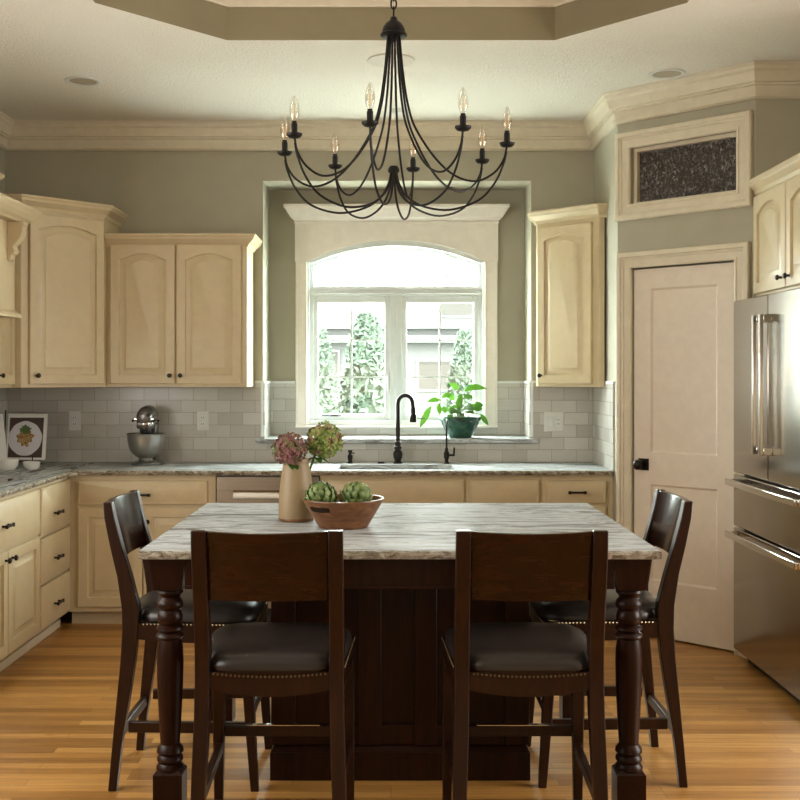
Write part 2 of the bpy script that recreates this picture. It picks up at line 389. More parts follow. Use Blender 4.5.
# crown moulding round the kitchen
rc = [(0.001, CE-.001), (0.092, CE-.001), (0.092, CE-.014), (0.084, CE-.018), (0.080, CE-.034), (0.068, CE-.044), (0.058, CE-.066), (0.050, CE-.090), (0.036, CE-.093), (0.036, CE-.103), (0.022, CE-.106), (0.019, CE-.148), (0.034, CE-.151), (0.034, CE-.163), (0.020, CE-.172), (0.001, CE-.172)]
mb = MB(); mb.sweep([(LW, -2.9), (LW, BW), (SW, BW), (SW, 6.295), (1.874, 5.706), (2.62, 5.706), (2.62, 4.3)], rc, right=True)
struct(mb, 'trim_crown_moulding', 'trim', angle=8)

# backsplash tile : parts of the back wall
TT = 1.405
mb = MB(); mb.box(LW+.001, NX0-.002, BW-.010, BW, .90, TT); mb.box(NX1+.002, SW-.011, BW-.010, BW, .90, TT); mb.box(NX0-.002, NX1+.002, BW-.010, BW, .90, 1.02)
mb.box(NX0, WX0-.075, NB-.010, NB, 1.05, TT-.005); mb.box(WX1+.08, NX1, NB-.010, NB, 1.05, TT-.005); mb.box(WX0-.075, WX1+.08, NB-.010, NB, 1.05, 1.122)
struct(mb, 'backsplash', 'tile_x', wb, smooth=False)
mb = MB(); mb.box(SW-.010, SW-.0005, 6.375, BW-.010, .90, TT)
mb.box(NX0, NX0+.010, BW, NB-.010, 1.05, TT-.003); mb.box(NX1-.010, NX1, BW, NB-.010, 1.05, TT-.003); mb.box(LW, LW+.010, 5.9, BW-.01, .90, 1.40)
struct(mb, 'backsplash_return', 'tile_y', wb, smooth=False)
mb = MB(); mb.box(NX0-.05, NX0+.012, BW-.014, BW, TT, TT+.014); mb.box(NX1-.012, .93, BW-.014, BW, TT, TT+.014)
mb.box(NX0, NX0+.014, BW, NB, TT-.003, TT+.012); mb.box(NX1-.014, NX1, BW, NB, TT-.003, TT+.012)
mb.box(NX0+.014, WX0-.078, NB-.014, NB, TT-.005, TT+.010); mb.box(WX1+.083, NX1-.014, NB-.014, NB, TT-.005, TT+.010)
mb.box(SW-.014, SW-.0005, 6.365, 6.60, TT, TT+.014)
mb.box(NX0-.012, NX0+.002, BW-.014, BW, 1.065, TT); mb.box(NX1-.002, NX1+.012, BW-.014, BW, 1.065, TT)
struct(mb, 'tile_edge_strip', 'white', wb, smooth=False)
# granite ledge under the window
mb = MB(); mb.box(NX0+.001, NX1-.001, BW, NB-.011, 1.026, 1.052); mb.box(NX0-.045, NX1+.045, BW-.035, BW-.0005, 1.026, 1.052)
struct(mb, 'trim_window_ledge', 'granite', bevel=.003)

# ------------------------------------------------------------------ kitchen window
win = empty('window_1', ((WX0+WX1)/2, NB, WZ0), kind='structure'); wo = win.location
def wchild(mb, name, mt, par=None, **k):
    bmesh.ops.translate(mb.bm, verts=mb.bm.verts, vec=-Vector(wo)); return mb.build(name, M[mt], par or win, **k)
def archpts(x0, x1, zs, rise, n=28):
    w = (x1-x0)/2; R = (w*w+rise*rise)/(2*rise); cx = (x0+x1)/2; cz = zs+rise-R
    a0 = math.asin(w/R); return [(cx+R*math.sin(-a0+2*a0*i/n), cz+R*math.cos(-a0+2*a0*i/n)) for i in range(n+1)]
cf = NB-.026
# side casings, and header board with the arch cut out of it
mb = MB()
for x0, x1 in ((-.632, WX0+.004), (WX1-.004, .705)):
    mb.box(x0, x1, cf, NB-.0005, WZ0-.005, WZS+.0)
    mb.box(x0, x0+.012, cf-.008, cf, WZ0-.005, WZS-.002); mb.box(x1-.012, x1, cf-.008, cf, WZ0-.005, WZS-.002)
wchild(mb, 'casing', 'wintrim', bevel=.003)
ap = archpts(WX0+.004, WX1-.004, WZS, .142)
HT = 2.475; mb = MB(); v0 = []; 
front_ = [(x, z) for x, z in ap]
ring_t = [(x, HT) for x, z in ap]
m2 = lambda a, b, h: (a, h, b)
def band(mb, A, B, y0, y1):
    mb.loops([[(a[0], y0, a[1]), (b_[0], y0, b_[1]), (b_[0], y1, b_[1]), (a[0], y1, a[1])] for a, b_ in zip(A, B)])
band(mb, ap, ring_t, cf-.004, NB-.0005)
mb.box(-.636, ap[0][0], cf-.004, NB-.0005, WZS, HT); mb.box(ap[-1][0], .709, cf-.004, NB-.0005, WZS, HT)
wchild(mb, 'header', 'wintrim', smooth=False)
mb = MB(); mb.sweep([(-.636, NB-.0005), (-.636, cf-.004), (.709, cf-.004), (.709, NB-.0005)], [(0, 2.475), (.004, 2.478), (.012, 2.484), (.03, 2.500), (.052, 2.535), (.062, 2.556), (.070, 2.560), (.070, 2.578), (0, 2.578)], right=True)
mb.sweep([(-.636, NB-.0005), (-.636, cf-.004), (.709, cf-.004), (.709, NB-.0005)], [(0, 2.462), (.006, 2.464), (.006, 2.474), (0, 2.475)], right=True)
wchild(mb, 'header_crown', 'wintrim', angle=8)
# white frame : jambs, arch head, transom bar, mullion, sill
mb = MB(); f0, f1 = NB+.002, NB+.10
A1 = archpts(WX0+.004, WX1-.004, WZS, .142); A2 = archpts(WX0+.030, WX1-.030, WZS-.012, .118)
band(mb, A2, A1, NB-.016, NB+.10)
A3 = archpts(WX0+.040, WX1-.040, WZS-.03, .112)
band(mb, A3, A2, NB+.035, NB+.09)
wchild(mb, 'arched_frame_head', 'white', angle=60)
mb = MB()
mb.box(WX0+.004, WX0+.018, NB-.014, f1, WZ0, WZS); mb.box(WX1-.018, WX1-.004, NB-.014, f1, WZ0, WZS)
mb.box(WX0+.018, WX0+.045, NB+.02, f1, WZ0, WZS); mb.box(WX1-.045, WX1-.018, NB+.02, f1, WZ0, WZS)
mb.box(WX0+.018, WX1-.018, NB+.014, f1, 1.985, 2.045)
mb.box(WX0+.018, WX1-.018, NB+.006, NB+.014, 1.998, 2.006); mb.box(WX0+.018, WX1-.018, NB+.006, NB+.014, 2.026, 2.034)
mb.box(-.005, .072, NB+.014, f1, WZ0+.02, 1.985); mb.box(.026, .040, NB+.008, NB+.014, WZ0+.02, 1.985)
mb.box(WX0+.018, WX1-.018, NB+.005, f1, WZ0-.0, WZ0+.030)
wchild(mb, 'frame', 'white', bevel=.002)
mb = MB(); mb.box(-.632, .705, NB-.040, NB+.005, WZ0-.018, WZ0-.002)
wchild(mb, 'sill', 'wintrim', bevel=.003)
for k, (x0, x1, g0, g1) in enumerate(((WX0+.030, -.004, -.486, -.043), (.071, WX1-.030, .105, .549))):
    sb = MB(); z0, z1, h0, h1 = WZ0+.028, 1.986, 1.193, 1.936
    sb.box(x0, g0, NB+.028, NB+.075, z0, z1); sb.box(g1, x1, NB+.028, NB+.075, z0, z1)
    sb.box(g0, g1, NB+.028, NB+.075, z0, h0); sb.box(g0, g1, NB+.028, NB+.075, h1, z1)
    sash = wchild(sb, 'sash', 'white', bevel=.006)
    gm = MB(); cx = (g0+g1)/2; gm.box(cx-.006, cx+.006, NB+.045, NB+.060, h0, h1)
    for j in (1, 2): z = h0+(h1-h0)*j/3; gm.box(g0, g1, NB+.046, NB+.059, z-.005, z+.005)
    wchild(gm, 'muntin_grid', 'white', sash)
    pm = MB(); pm.box(g0, g1, NB+.062, NB+.066, h0, h1); wchild(pm, 'pane', 'pane', sash)
mb = MB(); lo = [(WX0+.04, 2.045), (WX1-.04, 2.045)]; mb.prism(lo+list(reversed(A3)), NB+.062, NB+.066, m2); wchild(mb, 'transom_pane', 'pane')
mb = MB(); cx = (WX0+WX1)/2; mb.box(cx-.006, cx+.006, NB+.045, NB+.060, 2.045, 2.30)
mb.box(cx+.33, cx+.34, NB+.046, NB+.058, 2.045, 2.27); mb.box(cx-.34, cx-.33, NB+.046, NB+.058, 2.045, 2.27)
wchild(mb, 'muntin', 'white')
mb = MB(); mb.box(-.46, -.33, NB-.004, NB+.010, WZ0+.058, WZ0+.066); mb.box(-.40, -.35, NB-.012, NB+.012, WZ0+.055, WZ0+.067)
wchild(mb, 'crank_handle', 'bronze')
mb = MB(); mb.box(-.025, -.014, NB+.015, NB+.030, 1.35, 1.45); wchild(mb, 'sash_lock', 'white', bevel=.003)

# ------------------------------------------------------------------ pantry door, casing and transom
def dsweep(mb, path, prof, right=True, closed=False):   # path in (a,z), profile (offset, projection)
    mb.sweep(path, prof, right, closed, lambda a, z, h: DG(a, -h, z))
CAS = [(0, .0005), (0, .014), (.008, .020), (.014, .020), (.016, .013), (.046, .013), (.049, .021), (.058, .024), (.062, .034), (.082, .034), (.088, .028), (.088, .0005)]
door = empty('door_1', DG(DA0, 0, 0), -PI/4, kind='structure')
W_ = DA1-DA0
mb = MB(); t0, t1 = .012, .047
hz = [.012, .315, .850, 1.025, 1.935, DZ]     # rails
def dpanel(mb, x0, x1, z0, z1):
    R = [[(a, y, z) for a, z in ((x0+o, z0+o), (x1-o, z0+o), (x1-o, z1-o), (x0+o, z1-o))] for o, y in ((0, t0), (.010, t0+.011), (.012, t0+.012))]
    mb.loops(R, True, False, True)
st = .105
mb.box(0, st, t0, t1, hz[0], DZ-.003); mb.box(W_-st, W_, t0, t1, hz[0], DZ-.003)
mb.box(st, W_-st, t0, t1, hz[0], hz[1]); mb.box(st, W_-st, t0, t1, hz[2], hz[3]); mb.box(st, W_-st, t0, t1, hz[4], DZ-.003)
mb.box(st, W_-st, t0+.015, t1, hz[1], hz[2]); mb.box(st, W_-st, t0+.015, t1, hz[3], hz[4])
dpanel(mb, st, W_-st, hz[1], hz[2]); dpanel(mb, st, W_-st, hz[3], hz[4])
bmesh.ops.remove_doubles(mb.bm, verts=mb.bm.verts, dist=1e-5)
mb.build('door_slab', M['door'], door, smooth=False)
mb = MB(); mb.box(.030, .095, t0-.006, t0, .925, .990)
mb.lathe([(.010, 0), (.010, .03), (.020, .034), (.028, .045), (.028, .058), (.018, .068), (.004, .070)], n=18, m=lambda p: (.055+p[0], t0-p[2], .957+p[1]))
mb.build('door_knob', M['bronze'], door)
for z in (1.80, .22):
    mb = MB(); mb.tube([(W_+.004, t0-.008, z-.045), (W_+.004, t0-.008, z+.045)], .008, 8); mb.ball((W_+.004, t0-.008, z+.05), .010); mb.ball((W_+.004, t0-.008, z-.05), .010)
    mb.build('hinge', M['bronze'], door)
mb = MB(); dsweep(mb, [(DA0-.004, 0), (DA0-.004, DZ+.006), (DA1+.004, DZ+.006), (DA1+.004, 0)], CAS, right=False)
bmesh.ops.transform(mb.bm, matrix=(Matrix.Translation(door.location) @ Matrix.Rotation(-PI/4, 4, 'Z')).inverted(), verts=mb.bm.verts)
mb.build('casing', M['trim'], door, angle=8)
tw = empty('window_2', DG(TA0, 0, TZ0), -PI/4, kind='structure')
inv = (Matrix.Translation(tw.location) @ Matrix.Rotation(-PI/4, 4, 'Z')).inverted()
mb = MB(); dsweep(mb, [(TA0, TZ0), (TA0, TZ1), (TA1, TZ1), (TA1, TZ0)], [(-.004, .0005), (-.004, .012), (.004, .020), (.012, .020), (.014, .013), (.046, .013), (.049, .021), (.056, .024), (.060, .034), (.080, .034), (.086, .026), (.086, .0005)], right=False, closed=True)
bmesh.ops.transform(mb.bm, matrix=inv, verts=mb.bm.verts); mb.build('casing', M['trim'], tw, angle=8)
tww = TA1-TA0; th = TZ1-TZ0
mb = MB(); mb.box(0.001, .022, .030, .085, 0.001, th-.001); mb.box(tww-.022, tww-.001, .030, .085, 0.001, th-.001); mb.box(.022, tww-.022, .030, .085, 0.001, .015); mb.box(.022, tww-.022, .030, .085, th-.022, th-.001)
mb.build('frame', M['trim'], tw)
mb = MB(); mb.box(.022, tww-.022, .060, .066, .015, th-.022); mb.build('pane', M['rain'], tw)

# ================================================================== CABINETS
CF, CZ0, CZ1 = 6.42, .085, .875
def cab(name, loc, rz, label, cat='cabinet', group=None): return empty(name, loc, rz, label, cat, group)
def carcass(par, w, depth, z0, z1, toe=True, name='body'):
    mb = MB(); mb.box(0, w, 0, depth, z0, z1)
    if toe: mb.box(0, w, .07, depth, 0, z0)
    return mb.build(name, M['cabinet'], par, bevel=.002)
BD = BW-CF-.003
c = cab('base_cabinet', (-1.866, CF, 0), 0, 'cream base cabinet with one drawer over two doors beneath the stand mixer')
carcass(c, .853, BD, CZ0, CZ1)
d = front(.060, .806, .707, .845, flat=True).build('drawer', M['cabinet'], c); pull(.43, -.024, .765, d)
for x0, x1, kx in ((.060, .429, .40), (.437, .806, .465)):
    d = front(x0, x1, .115, .690).build('door', M['cabinet'], c); knob(kx, -.02, .61, d)
dw = empty('dishwasher', (-1.011, CF, 0), 0, 'stainless steel dishwasher with a pocket handle beside the sink cabinet', 'dishwasher')
mb = MB(); mb.box(.002, .598, 0, BD, .10, CZ1-.003); mb.box(.002, .598, .06, BD, 0, .10); mb.build('body', M['dark'], dw)
mb = MB(); mb.box(.006, .594, -.026, -.001, .11, .735); mb.box(.006, .594, -.026, -.001, .79, .868); mb.box(.006, .10, -.026, -.001, .735, .79); mb.box(.50, .594, -.026, -.001, .735, .79)
mb.build('door_panel', M['steel_dw'], dw, bevel=.002)
mb = MB(); 
for i in range(1): mb.loops([[(x, y, z) for x, y, z in ((.10, -.025, .735), (.50, -.025, .735), (.50, -.004, .750), (.10, -.004, .750))], [(x, y, z) for x, y, z in ((.10, -.025, .750), (.50, -.025, .750), (.50, -.002, .790), (.10, -.002, .790))]])
mb.build('pocket_handle', M['steel_bright'], dw)
c = cab('base_cabinet', (-.410, CF, 0), 0, 'cream sink cabinet with one wide false front below the black faucet')
mb = MB(); mb.box(0, .85, 0, BD, CZ0, .69); mb.box(0, .85, .07, BD, 0, CZ0); mb.box(0, .85, 0, .02, .69, CZ1); mb.box(0, .02, .02, BD, .69, CZ1); mb.box(.83, .85, .02, BD, .69, CZ1); mb.box(.02, .83, BD-.02, BD, .69, CZ1); mb.build('body', M['cabinet'], c)
front(.030, .832, .715, .850, flat=True).build('false_front', M['cabinet'], c)
for x0, x1, kx in ((.030, .427, .40), (.435, .832, .465)):
    d = front(x0, x1, .115, .695).build('door', M['cabinet'], c); knob(kx, -.02, .61, d)
c = cab('base_cabinet', (.441, CF, 0), 0, 'cream pull-out cabinet with a handle low on its tall front, right of the sink cabinet')
carcass(c, .434, BD, CZ0, CZ1); front(.015, .415, .715, .850, flat=True).build('drawer', M['cabinet'], c); d = front(.015, .415, .115, .705).build('door', M['cabinet'], c); pull(.215, -.02, .672, d)
c = cab('base_cabinet', (.876, CF, 0), 0, 'cream drawer cabinet at the right end of the back counter by the pantry')
carcass(c, .408, BD, CZ0, CZ1)
for z0, z1 in ((.715, .845), (.46, .70), (.115, .445)):
    d = front(.025, .365, z0, z1, flat=True).build('drawer', M['cabinet'], c); pull(.195, -.024, (z0+z1)/2 if z0 > .7 else z1-.06, d)
# left run, facing the room
LF = -1.868; LD = LF-LW-.003
c = cab('base_cabinet', (LF, 5.862, 0), PI/2, 'cream cabinet with a stack of three drawers in the left corner')
carcass(c, .555, LD, CZ0, CZ1)
for z0, z1, kz in ((.600, .855, .70), (.345, .585, .455), (.105, .330, .205)):
    d = front(.012, .535, z0, z1, flat=True).build('drawer', M['cabinet'], c); pull(.25, -.024, kz, d)
c = cab('base_cabinet', (LF, 4.872, 0), PI/2, 'cream cooktop cabinet with one wide drawer over two doors on the left')
carcass(c, .988, LD, CZ0, CZ1)
d = front(.012, .972, .620, .855, flat=True).build('drawer', M['cabinet'], c); pull(.43, -.024, .735, d)
for x0, x1, kx in ((.012, .483, .445), (.490, .972, .535)):
    d = front(x0, x1, .105, .605).build('door', M['cabinet'], c); knob(kx, -.02, .565, d)
mb = MB(); mb.box(LF-.058, LF-.044, 4.88, CF-.001, 0, .045)
tag(mb.build('shoe_moulding', M['trim'], bevel=.003), 'thin cream moulding strip along the floor under the left cabinets', 'moulding')

# worktop in one L with a sink hole
ct = empty('countertop', (-.5, 6.7, .877), 0, 'grey streaked granite worktop running along the back and left walls', 'countertop')
def cto(mb, name, mt, **k):
    bmesh.ops.translate(mb.bm, verts=mb.bm.verts, vec=(.5, -6.7, -.877)); return mb.build(name, M[mt], ct, **k)
CY = 6.385; SX0, SX1, SY0, SY1 = -.31, .37, 6.47, 6.80
mb = MB()
mb.box(-1.835, SX0, CY, BW-.011, .877, .905); mb.box(SX1, SW-.011, CY, BW-.011, .877, .905)
mb.box(SX0, SX1, CY, SY0, .877, .905); mb.box(SX0, SX1, SY1, BW-.011, .877, .905)
bmesh.ops.remove_doubles(mb.bm, verts=mb.bm.verts, dist=1e-5)
cto(mb, 'back_slab', 'granite', smooth=False)
mb = MB(); mb.box(LW+.011, -1.835, 4.86, BW-.011, .877, .905); cto(mb, 'left_slab', 'granite_y', smooth=False)
rnd = random.Random(3)
def rough_edge(mb, p0, p1, out, n=90):
    P0, P1 = Vector((*p0, 0)), Vector((*p1, 0)); o = Vector((*out, 0)); rings = []
    for i in range(n+1):
        p = P0.lerp(P1, i/n); a, b_, c_ = (rnd.uniform(.001, .004), rnd.uniform(.003, .010), rnd.uniform(.0, .006))
        rings.append([p+Vector((0, 0, .9045)), p+o*(.003+a)+Vector((0, 0, .903)), p+o*(.003+b_)+Vector((0, 0, .893+rnd.uniform(-.003, .003))), p+o*(c_+.001)+Vector((0, 0, .882+rnd.uniform(-.002, .002))), p+Vector((0, 0, .8775))])
    mb.loops(rings)
mb = MB(); rough_edge(mb, (-1.80, CY), (SW-.012, CY), (0, -1), 160); rough_edge(mb, (-1.835, 4.87), (-1.835, CY-.03), (1, 0), 80)
mb.prism([(-1.835, CY+.0), (-1.835, CY-.045), (-1.79, CY)], .8775, .9045)
cto(mb, 'chiselled_edge', 'granite_edge', smooth=False)
sk = MB(); sk.box(SX0+.0, SX1, SY0, SY1, .70, .712)
for b_ in ((SX0, SX0+.012, SY0, SY1), (SX1-.012, SX1, SY0, SY1), (SX0+.012, SX1-.012, SY0, SY0+.012), (SX0+.012, SX1-.012, SY1-.012, SY1)): sk.box(*b_, .712, .876)
tag(sk.build('sink', M['steel_bright']), 'undermount steel sink basin set in the back counter under the window', 'sink')

# wall cabinets
def upoly(name, label, poly, z0, z1, ox, oy, ang, door_specs, crown_path, zc, knobs, extra=None, crown=CROWN):
    e = empty(name, (ox, oy, z0), ang, label, 'cabinet')
    inv = (Matrix.Translation((ox, oy, z0)) @ Matrix.Rotation(ang, 4, 'Z')).inverted()
    mb = MB(); mb.prism(poly, z0, z1); bmesh.ops.transform(mb.bm, matrix=inv, verts=mb.bm.verts); mb.build('body', M['cabinet'], e, bevel=.002)
    mb = MB(); mb.sweep(crown_path, [(o, zc+h) for o, h in crown], right=True)
    bmesh.ops.transform(mb.bm, matrix=inv, verts=mb.bm.verts); mb.build('crown_moulding', M['cabinet'], e, angle=8)
    for (x0, x1, a, b_, ar), kx in zip(door_specs, knobs):
        d = front(x0, x1, a-z0, b_-z0, arch=ar, fr=.052).build('door', M['cabinet'], e); knob(kx, -.02, (a-z0)+.05, d, .013)
    return e
g = .001
# corner, 45 degrees
cx0, cy0, cx1, cy1 = -2.083, 6.25, -1.717, 6.64
ang = math.atan2(cy1-cy0, cx1-cx0); wl = math.hypot(cx1-cx0, cy1-cy0)
upoly('wall_cabinet', 'tall cream corner wall cabinet with one arched door, set at an angle', [(LW+g, cy0), (cx0, cy0), (cx1, cy1), (cx1, BW-.011), (LW+g, BW-.011)], 1.383, 2.44, cx0, cy0, ang,
      [(.045, wl-.010, 1.402, 2.372, .035)], [(LW+.012, cy0), (cx0, cy0), (cx1, cy1), (cx1, BW-.002)], 2.467, [.085])
px0, px1, pf = cx1+.001, -.868, 6.69
upoly('wall_cabinet', 'cream double-door wall cabinet with arched panels above the stand mixer', [(px0, pf), (px1, pf), (px1, BW-.011), (px0, BW-.011)], 1.383, 2.275, px0, pf, 0,
      [(.028, .415, 1.402, 2.238, .040), (.426, .815, 1.402, 2.238, .040)], [(px0+.002, pf), (px1, pf), (px1, BW-.002)], 2.302, [.388, .452])
rx0, ry0, rx1, ry1 = .915, 6.94, 1.241, 6.62
ang = math.atan2(ry1-ry0, rx1-rx0); wl = math.hypot(rx1-rx0, ry1-ry0)
upoly('wall_cabinet', 'narrow cream wall cabinet with one arched door, right of the window', [(rx0, BW-.011), (rx0, ry0), (rx1, ry1), (SW-.011, ry1), (SW-.011, BW-.011)], 1.383, 2.44, rx0, ry0, ang,
      [(.012, wl-.045, 1.402, 2.372, .035)], [(rx0, BW-.002), (rx0, ry0), (rx1, ry1), (SW-.002, ry1)], 2.472, [.046])
# narrow one between hood and corner
upoly('wall_cabinet', 'narrow cream wall cabinet half hidden beyond the range hood', [(LW+g, 5.95), (-2.13, 5.95), (-2.13, cy0-.002), (LW+g, cy0-.002)], 1.383, 2.20, -2.13, 5.95, PI/2,
      [(.012, .285, 1.402, 2.17, 0)], [(LW+g, 5.951), (-2.131, 5.951), (-2.131, 6.18)], 2.205, [.03], crown=[(0, 0), (.01, 0), (.01, -.03), (0, -.03)])
# above the fridge
fx, fy1, fy0 = 1.874, 5.703, 4.58
upoly('wall_cabinet', 'cream double-door cabinet mounted over the steel refrigerator', [(fx, fy1), (fx, fy0), (2.618, fy0), (2.618, fy1)], 1.852, 2.42, fx, fy1, -PI/2,
      [(.020, .480, 1.868, 2.365, .045), (.492, .952, 1.868, 2.365, .045)], [(fx, fy1-.002), (fx, fy0), (2.61, fy0)], 2.452, [.435, .54], crown=[(o*.75, h) for o, h in CROWN])

# ------------------------------------------------------------------ range hood
hood = empty('range_hood', (-2.2, 5.4, 1.76), 0, 'cream wooden mantel range hood with a scrolled corbel at the left edge', 'range hood')
def hc(mb, name, mt='cabinet', **k):
    bmesh.ops.translate(mb.bm, verts=mb.bm.verts, vec=(2.2, -5.4, -1.76)); return mb.build(name, M[mt], hood, **k)
mb = MB(); mb.box(LW+g, -2.004, 4.88, 5.90, 1.76, 2.30); mb.box(LW+g, -2.12, 4.95, 5.88, 2.30, 2.50); hc(mb, 'body', bevel=.002)
mb = MB(); pth = [(LW+g, 4.88), (-2.004, 4.88), (-2.004, 5.90), (LW+g, 5.90)]
mb.sweep(pth, [(0, 2.337), (.115, 2.337), (.115, 2.325), (.105, 2.312), (.098, 2.300), (.080, 2.280), (.060, 2.268), (.055, 2.258), (0, 2.258)], right=True)
mb.box(LW+g, -1.95, 4.86, 5.92, 2.325, 2.336); hc(mb, 'mantel_moulding', angle=8)
mb = MB(); mb.sweep(pth, [(0, 1.80), (.008, 1.80), (.012, 1.79), (.024, 1.782), (.030, 1.77), (.030, 1.757), (0, 1.757)], right=True); hc(mb, 'bottom_moulding', angle=8)
mb = MB(); mb.sweep([(LW+g, 4.95), (-2.12, 4.95), (-2.12, 5.88), (LW+g, 5.88)], [(0, 2.525), (.055, 2.525), (.055, 2.512), (.040, 2.495), (.015, 2.478), (.010, 2.465), (0, 2.465)], right=True); hc(mb, 'top_moulding', angle=8)
for yc in (5.83, 4.95):
    mb = MB(); pr = [(0, 2.258), (.085, 2.258), (.085, 2.238), (.078, 2.232), (.080, 2.205), (.070, 2.175), (.045, 2.145), (.030, 2.130), (.034, 2.118), (.040, 2.105), (.034, 2.090), (.020, 2.085), (.018, 2.065), (.010, 2.055), (0, 2.05)]
    mb.prism([(-2.004+o, z) for o, z in pr], yc-.035, yc+.035, lambda a, b, h: (a, h, b)); hc(mb, 'corbel', bevel=.003)

# ------------------------------------------------------------------ cooktop
ck = empty('cooktop', (-2.13, 5.37, .905), 0, 'black glass cooktop with steel edge set in the left counter', 'cooktop')
mb = MB(); mb.box(-.25, .19, -.44, .54, .0005, .008); mb.build('glass_top', M['black_glass'], ck, bevel=.002)
mb = MB(); mb.sweep([(-.25, -.44), (.19, -.44), (.19, .54), (-.25, .54)], [(.0, .0005), (.006, .0005), (.006, .010), (-.004, .010), (-.004, .0082), (0, .0082)], right=True, closed=True); mb.build('steel_rim', M['steel_bright'], ck)
mb = MB(); mb.box(.02, .12, -.20, .25, .0085, .016); mb.build('control_panel', M['steel_bright'], ck, bevel=.003)

# ------------------------------------------------------------------ refrigerator
fr = empty('refrigerator', (1.745, 5.66, 0), -PI/2, 'stainless steel french door refrigerator with two lower drawers at the right', 'refrigerator')
FW = 1.08
mb = MB(); mb.box(.005, FW-.005, .055, .82, .06, 1.825); mb.build('body', M['dark'], fr)
mb = MB(); mb.box(.02, FW-.02, .07, .80, 0, .06); mb.build('toe_grille', M['dark'], fr)
SM = .52
def frh(par, pts, thick, dep):
    pass
for k, (x0, x1, hx) in enumerate(((0.002, SM-.002, SM-.048), (SM+.002, FW-.002, SM+.048))):
    mb = MB(); mb.box(x0, x1, 0, .053, .962, 1.83); d = mb.build('door', M['steel'], fr, bevel=.006)
    mb = MB(); mb.box(hx-.011, hx+.011, -.058, -.040, 1.085, 1.735); mb.box(hx-.011, hx+.011, -.040, 0, 1.085, 1.120); mb.box(hx-.011, hx+.011, -.040, 0, 1.700, 1.735)
    mb.build('handle', M['steel_bright'], d, bevel=.003)
for z0, z1, hz_ in ((.690, .952, .915), (.065, .680, .652)):
    mb = MB(); mb.box(.002, FW-.002, 0, .053, z0, z1); d = mb.build('drawer', M['steel'], fr, bevel=.006)
    mb = MB(); mb.box(.06, FW-.05, -.062, -.046, hz_-.012, hz_+.020); mb.box(.06, .085, -.046, 0, hz_-.010, hz_+.018); mb.box(FW-.075, FW-.05, -.046, 0, hz_-.010, hz_+.018)
    mb.build('handle', M['steel_bright'], d, bevel=.004)

# ================================================================== ISLAND
IX0, IX1, IY0, IY1 = -.792, .846, 3.47, 4.77; ICX = (IX0+IX1)/2
isl = empty('kitchen_island', (ICX, 4.12, 0), 0, 'dark wood kitchen island with turned legs and grey streaked granite top', 'kitchen island')
def ic(mb, name, mt, **k):
    bmesh.ops.translate(mb.bm, verts=mb.bm.verts, vec=(-ICX, -4.12, 0)); return mb.build(name, M[mt], isl, **k)
mb = MB(); mb.box(IX0+.003, IX1-.003, IY0+.003, IY1-.003, .878, .905)
t = ic(mb, 'granite_top', 'granite', smooth=False)
mb = MB()
def ring_edge(mb, cs, n=40):
    rings = []
    for i, (a, b_) in enumerate(zip(cs, cs[1:]+cs[:1])):
        a, b_ = Vector((*a, 0)), Vector((*b_, 0)); d = (b_-a).normalized(); o = Vector((d.y, -d.x, 0))
        L_ = (b_-a).length; m_ = int(L_/.02); rr = []
        for j in range(m_+1):
            p = a.lerp(b_, j/m_); 
            rr.append([p+Vector((0, 0, .9045)), p+o*(.003)+Vector((0, 0, .9015)), p+o*(.004+rnd.uniform(0, .0015))+Vector((0, 0, .892)), p+o*(.003)+Vector((0, 0, .8805)), p+Vector((0, 0, .8785))])
        mb.loops(rr)
ring_edge(mb, [(IX0+.003, IY0+.003), (IX1-.003, IY0+.003), (IX1-.003, IY1-.003), (IX0+.003, IY1-.003)])
ic(mb, 'granite_edge', 'granite_edge', smooth=False)
LX = .735; ly0, ly1 = 3.56, 4.68
mb = MB(); az0, az1 = .778, .8775
for y in (ly0-.048, ly1+.028): mb.box(ICX-LX+.055, ICX+LX-.055, y, y+.022, az0, az1)
for x in (ICX-LX-.048, ICX+LX+.026): mb.box(x, x+.022, ly0+.055, ly1-.055, az0, az1)
mb.box(ICX-LX+.055, ICX+LX-.055, ly0-.054, ly0-.048, az0, az0+.012)
ic(mb, 'apron', 'island', bevel=.002)
prof = [(.034, .772), (.040, .768), (.042, .760), (.034, .752), (.030, .745), (.040, .732), (.043, .722), (.040, .712), (.030, .706), (.036, .700), (.040, .680), (.037, .662), (.032, .657), (.043, .650), (.044, .642), (.034, .634), (.042, .628), (.045, .620), (.036, .610),
        (.040, .585), (.0425, .54), (.041, .46), (.037, .38), (.0325, .30), (.031, .275), (.041, .262), (.043, .250), (.034, .242), (.041, .234), (.042, .224), (.036, .215), (.044, .204), (.044, .196)]
for sx in (-1, 1):
    for y in (ly0, ly1):
        x = ICX+sx*LX; mb = MB()
        mb.hexa([(x+a*.044, y+b_*.044, .772) for a, b_ in ((-1, -1), (1, -1), (1, 1), (-1, 1))], [(x+a*.058, y+b_*.052, .8775) for a, b_ in ((-1, -1), (1, -1), (1, 1), (-1, 1))])
        mb.box(x-.046, x+.046, y-.046, y+.046, 0, .186); mb.hexa([(x+a*.046, y+b_*.046, .186) for a, b_ in ((-1, -1), (1, -1), (1, 1), (-1, 1))], [(x+a*.036, y+b_*.036, .197) for a, b_ in ((-1, -1), (1, -1), (1, 1), (-1, 1))])
        mb.lathe(list(reversed(prof)), x, y, 0, 28)
        ic(mb, 'leg', 'island')
bx0, bx1, by0, by1 = -.434, .500, 3.98, 4.66
mb = MB(); mb.box(bx0+.02, bx1-.02, by0+.02, by1-.02, .0, .877); mb.box(bx0, bx1, by0, by1, 0, .10)
